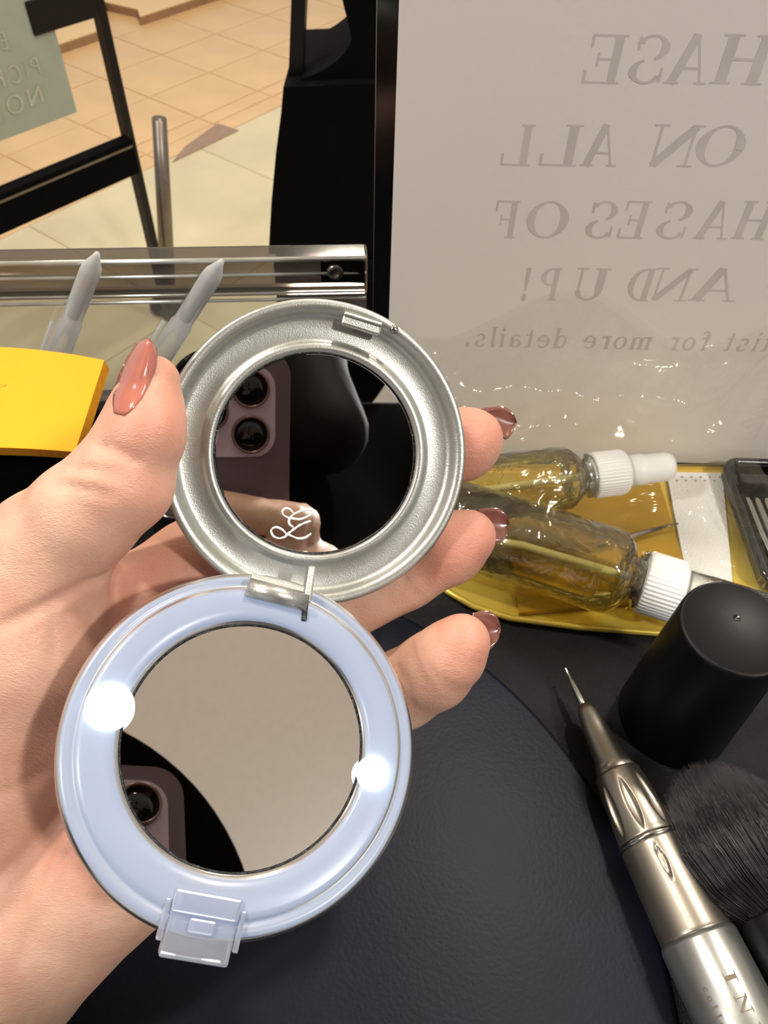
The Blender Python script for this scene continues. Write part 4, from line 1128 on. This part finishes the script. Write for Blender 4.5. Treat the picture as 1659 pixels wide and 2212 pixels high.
# flush: redder skin at the finger ends and in the folds
fl_ = np.zeros(len(V))
for c, r, a in ((CM(1040, 945, 170), 14, .75), (CM(1025, 1160, 168), 14, .7), (CM(1020, 1380, 160), 14, .5), (CM(345, 900, 144), 11, .55), (CM(340, 1080, 145), 12, .4), (CM(400, 1200, 168), 20, .45), (CM(255, 1290, 165), 10, .5), (CM(120, 1320, 150), 12, .3), (CM(60, 1700, 150), 25, .3), (CM(150, 1850, 156), 12, .35)):
    fl_ = np.maximum(fl_, a * np.exp(-(np.linalg.norm(V - c, axis=1) / r) ** 2))
Vw = cam2w(V)
hand = thing('hand', cam2w(CM(-330, 2060, 168)), 'left hand with palm up and brown nails, holding the open compact mirror', 'hand')
ho = mk('skin', Vw, Fc.tolist(), MT['skin'], hand, True, origin=cam2w(CM(-330, 2060, 168)))
at = ho.data.attributes.new('flush', 'FLOAT', 'POINT'); at.data.foreach_set('value', fl_.astype(np.float32))

# ---- nails: thin curved plates lying on the finger ends
def nail(name, left, right, depths, m, label, bulge, thick=0.35, fit=False, nv=7):
    n_ = 16
    Lc = catmull([np.array(p, float) for p in left], 6); Rc = catmull([np.array(p, float) for p in right], 6)
    def rs(C):
        t = np.linspace(0, len(C) - 1, n_); return np.stack([np.interp(t, range(len(C)), C[:, k]) for k in range(2)], 1)
    Lc, Rc = rs(Lc), rs(Rc); V = []; 
    for i in range(n_):
        s_ = i / (n_ - 1)
        for j in range(nv + 1):
            t = j / nv; p = Lc[i] * (1 - t) + Rc[i] * t
            dl = depths[0] + (depths[2] - depths[0]) * s_; dr = depths[1] + (depths[3] - depths[1]) * s_
            d = dl * (1 - t) + dr * t - bulge * math.sin(math.pi * t)
            if fit:
                h = hit(p[0], p[1], 130, 170)
                if h and d > h - 0.25: d = h - 0.25
            V.append(CM(p[0], p[1], d))
    V = np.array(V)
    W_ = nv + 1; Fc = []
    for i in range(n_ - 1):
        for j in range(nv): a = i * W_ + j; Fc.append([a, a + 1, a + W_ + 1, a + W_])
    nbk = V + np.array([0, 0, -thick]); n0 = len(V)
    Fc += [[q + n0 for q in f[::-1]] for f in Fc]
    bd = [j for j in range(nv)] + [i * W_ + nv for i in range(n_ - 1)] + [(n_ - 1) * W_ + j for j in range(nv, 0, -1)] + [i * W_ for i in range(n_ - 1, 0, -1)]
    for a, b in zip(bd, bd[1:] + bd[:1]): Fc.append([a, a + n0, b + n0, b])
    o = mk(name, cam2w(np.vstack([V, nbk])), Fc, m, hand, True, label=label); return o
nail('thumb_nail', [(246, 893), (243, 862), (252, 820), (272, 775), (297, 738), (318, 730)], [(268, 898), (298, 872), (322, 830), (338, 790), (337, 752), (322, 730)],
     (147.0, 143.2, 147.5, 146.5), MT['nail_rose'], 'long glossy rose-brown thumb nail', 2.6, fit=True)
nail('finger_nail', [(1040, 882), (1062, 879), (1088, 878), (1108, 892), (1117, 912)], [(1072, 950), (1082, 940), (1092, 950), (1104, 940), (1116, 914)], (181, 180, 182, 182), MT['nail_brown'], 'brown nail of the top finger', -1.2)
nail('finger_nail', [(1030, 1100), (1050, 1097), (1078, 1098), (1094, 1112), (1101, 1130)], [(1055, 1165), (1066, 1172), (1082, 1172), (1093, 1158), (1101, 1132)], (178, 177, 179, 179), MT['nail_brown'], 'brown nail of the middle finger', -1.2)
nail('finger_nail', [(1020, 1325), (1040, 1320), (1062, 1322), (1078, 1340), (1082, 1355)], [(1030, 1415), (1044, 1416), (1062, 1400), (1076, 1382), (1082, 1360)], (167, 166, 168, 168), MT['nail_brown'], 'chipped brown nail of the lowest finger', -1.2)

# ================================================================== PHONE (behind the lens, seen only in the mirrors)
zb_ = 1.8
def CB(name, x0, x1, y0, y1, z0, z1, m, bev, parent, seg=3):
    V, Fc = box_g(x1 - x0, y1 - y0, z1 - z0, bev, seg); V = V + ((x0 + x1) / 2, (y0 + y1) / 2, (z0 + z1) / 2)
    return mk(name, cam2w(V), Fc, m, parent)
def rbox(name, x0, x1, y0, y1, r, z0, z1, m, parent):
    P = [cam2w(np.array([p[0], p[1], z0])) for p in rounded(x0, y0, x1, y1, r)]
    return prism(name, P, R @ np.array([0, 0, 1.0]), (z1 - z0) * 0.001, m, parent)
ph = thing('phone', cam2w(np.array([-20, -40, 10.0])), 'mauve phone taking the picture, seen in the compact mirrors', 'phone')
rbox('phone_body', -56, 17, -112, 35, 11, zb_ + 2.6, zb_ + 10.5, MT['phone'], ph)
rbox('phone_frame', -56.4, 17.4, -112.4, 35.4, 11.4, zb_ + 3.4, zb_ + 9.5, MT['phone_frame'], ph)
rbox('camera_island', -27, 10.5, -9.5, 28.5, 9, zb_ + 1.2, zb_ + 3.0, MT['island'], ph)
for x, y in ((0, 0), (0, 19), (-17, 9.5)):
    cw = cam2w(np.array([x, y, zb_])); fwd = R @ np.array([0, 0, -1.0])
    lathe('lens_ring', frame(cw, fwd), [(0.0058, -0.0014), (0.0080, -0.0014), (0.0080, 0.0005), (0.0075, 0.0009), (0.0070, 0.0006), (0.0068, 0.0)], MT['phone_frame'], ph, n=48, closed=False)
    lathe('lens', frame(cw, fwd), [(0, -0.0012), (0.0071, -0.0012), (0.0071, 0.0001), (0, 0.0003)], MT['lens'], ph, n=48)

# ================================================================== ENGRAVING on the rotary pen (after fitting)
def bar_text(text_segs): pass
vd = nrm(EYE - (tip + ax * (s['sil'] + 0.02)))
xl_, yl_ = Am[:3, 0], Am[:3, 1]
a_view = math.atan2(float(vd @ yl_), float(vd @ xl_))
glI = {'I': _stem(.5, .26, 0, 1, .16)}
_g0 = glyph
def glyph(c):
    if c == 'I': return _stem(.5, .24, 0, 1, .2)
    if c == 'K': return _stem(.24, .16) + [_seg(.3, .42, .82, .98, .06), _seg(.42, .55, .86, .02, .16), _bar(.7, .95, .98, 1), _bar(.66, 0, 1, .05)]
    if c == 'c': return _arc(.5, .33, .34, .3, 50, 310, .08, .2, 14)
    if c == 'n': return _stem(.25, .16, 0, .66, .08) + _stem(.75, .16, 0, .6, .08) + _arc(.5, .44, .25, .18, 0, 180, .08, .14, 8)
    return _g0(c)
sgnv = 1.0
wrap('engraved_lettering', 'INK', s['sil'] + 0.0085, -0.0030, 0.0058, a_view - 0.16 * 1, MT['engrave'])
wrap('engraved_lettering', 'collection', s['sil'] + 0.0105, -0.0016, 0.0019, a_view + 0.42, MT['engrave'])

# ================================================================== PERSON behind the phone (met only as a dark reflection in the mirrors)
def wj(x, y, z, r): return (np.array([x, y, z], float), r)
wr_r = cam2w(np.array([42.0, -95, 16])); wr_l = cam2w(CM(-760, 2460, 157))
pers = thing('person', (0.06, -0.42, 0), 'person in a black top leaning over the table to take the picture', 'person')
def skin_fn(P):
    d = chain(P, [wj(-0.010, -0.215, 1.470, .088), wj(-0.010, -0.185, 1.410, .074), wj(-0.010, -0.165, 1.365, .052)], .03)
    d = smin(d, chain(P, [wj(-0.010, -0.102, 1.410, .010), wj(-0.010, -0.094, 1.385, .013)], .01), .012)
    for sx in (-1, 1):
        d = smin(d, chain(P, [wj(-.01 + sx * .088, -.21, 1.44, .008), wj(-.01 + sx * .086, -.205, 1.405, .008)], .01), .008)
    d = smin(d, chain(P, [wj(-0.005, -0.250, 1.380, .055), wj(0.005, -0.370, 1.270, .06)], .03), .03)
    h_ = chain(P, [(wr_r, .026), (cam2w(np.array([30., -75, 22])), .024)], .01)
    for k in range(4):
        y = -36 - 18 * k
        h_ = smin(h_, chain(P, [(cam2w(np.array([26., y - 6, 16])), .0095), (cam2w(np.array([14., y, -3])), .0085), (cam2w(np.array([-12., y + 6, -5])), .0078), (cam2w(np.array([-30., y + 12, -4])), .0065)], .003), .004)
    h_ = smin(h_, chain(P, [(wr_r, .016), (cam2w(np.array([24., -60, 24])), .011), (cam2w(np.array([8., -40, 23])), .009)], .004), .005)
    d = np.minimum(d, h_)
    return smin(d, chain(P, [(np.array([.30, -.20, 1.15]), .036), (wr_r, .026)], .01), .006)
def top_fn(P):
    d = chain(P, [wj(.06, -.36, 1.02, .15), wj(.06, -.33, 1.26, .14)], .05)
    d = smin(d, chain(P, [wj(-.10, -.31, 1.37, .075), wj(.24, -.31, 1.39, .075)], .05), .06)
    d = smin(d, chain(P, [wj(.06, -.27, 1.40, .072), wj(.055, -.22, 1.45, .066)], .03), .03)
    d = smin(d, chain(P, [wj(.27, -.31, 1.38, .068), wj(.31, -.20, 1.15, .05), (wr_r * .75 + np.array([.31, -.2, 1.15]) * .25, .038)], .03), .03)
    return smin(d, chain(P, [wj(-.13, -.31, 1.36, .066), wj(-.27, -.17, 1.12, .05), (wr_l * .92 + np.array([-.27, -.17, 1.12]) * .08, .036)], .03), .03)
def hair_fn(P):
    d = chain(P, [wj(-0.010, -0.235, 1.495, .100), wj(-0.010, -0.275, 1.410, .090), wj(-0.005, -0.310, 1.330, .07)], .03)
    for sx in (-1, 1):
        d = smin(d, chain(P, [wj(-.01 + sx * .07, -.19, 1.49, .05), wj(-.01 + sx * .095, -.17, 1.39, .038), wj(-.01 + sx * .10, -.15, 1.29, .032)], .02), .02)
    return d
for nm, fn, lo_, hi_, h_, m_ in (('skin', skin_fn, (-.14, -.46, 1.0), (.38, .12, 1.6), .006, MT['skin']), ('black_top', top_fn, (-.42, -.56, .82), (.46, .1, 1.56), .012, MT['cloth_black']), ('hair', hair_fn, (-.2, -.50, 1.2), (.2, -.05, 1.66), .008, MT['hair'])):
    V, Fc = surface_nets(np.array(lo_), np.array(hi_), h_, fn)
    mk(nm, V, Fc.tolist(), m_, pers, True)
for sx in (-1, 1):
    lathe('eye', frame(np.array([-.01 + sx * .031, -.112, 1.425]), (0, 1, -.2)), [(0, -.012), (.011, -.006), (.012, 0), (.009, .006), (0, .008)], MT['white'], pers, n=20)
    lathe('iris', frame(np.array([-.01 + sx * .031, -.1055, 1.424]), (0, 1, -.2)), [(0, 0), (.005, 0), (.004, .0018), (0, .002)], MT['lens'], pers, n=20)
tube('mouth', np.array([[-.033, -.112, 1.357], [-.01, -.106, 1.354], [.013, -.112, 1.357]]), [.002, .005, .002], MT['nail_rose'], pers, n=10)
added_hat = lathe('added_hat', frame(np.array([-.016, -.235, 1.50]), (0.0, 0.02, 1)), [(0.088, -.004), (.24, -.006), (.2405, -.002), (.24, .000), (.098, .004), (.094, .05), (.085, .10), (.06, .112), (0, .114), (0, .108), (.055, .106), (.08, .096), (.088, .05), (.088, -.004)], MT['cloth_black'], pers, n=96, label='added wide black brim, there only for its dark reflection')  # invented headwear, shaped to give the dark edge in the lower mirror
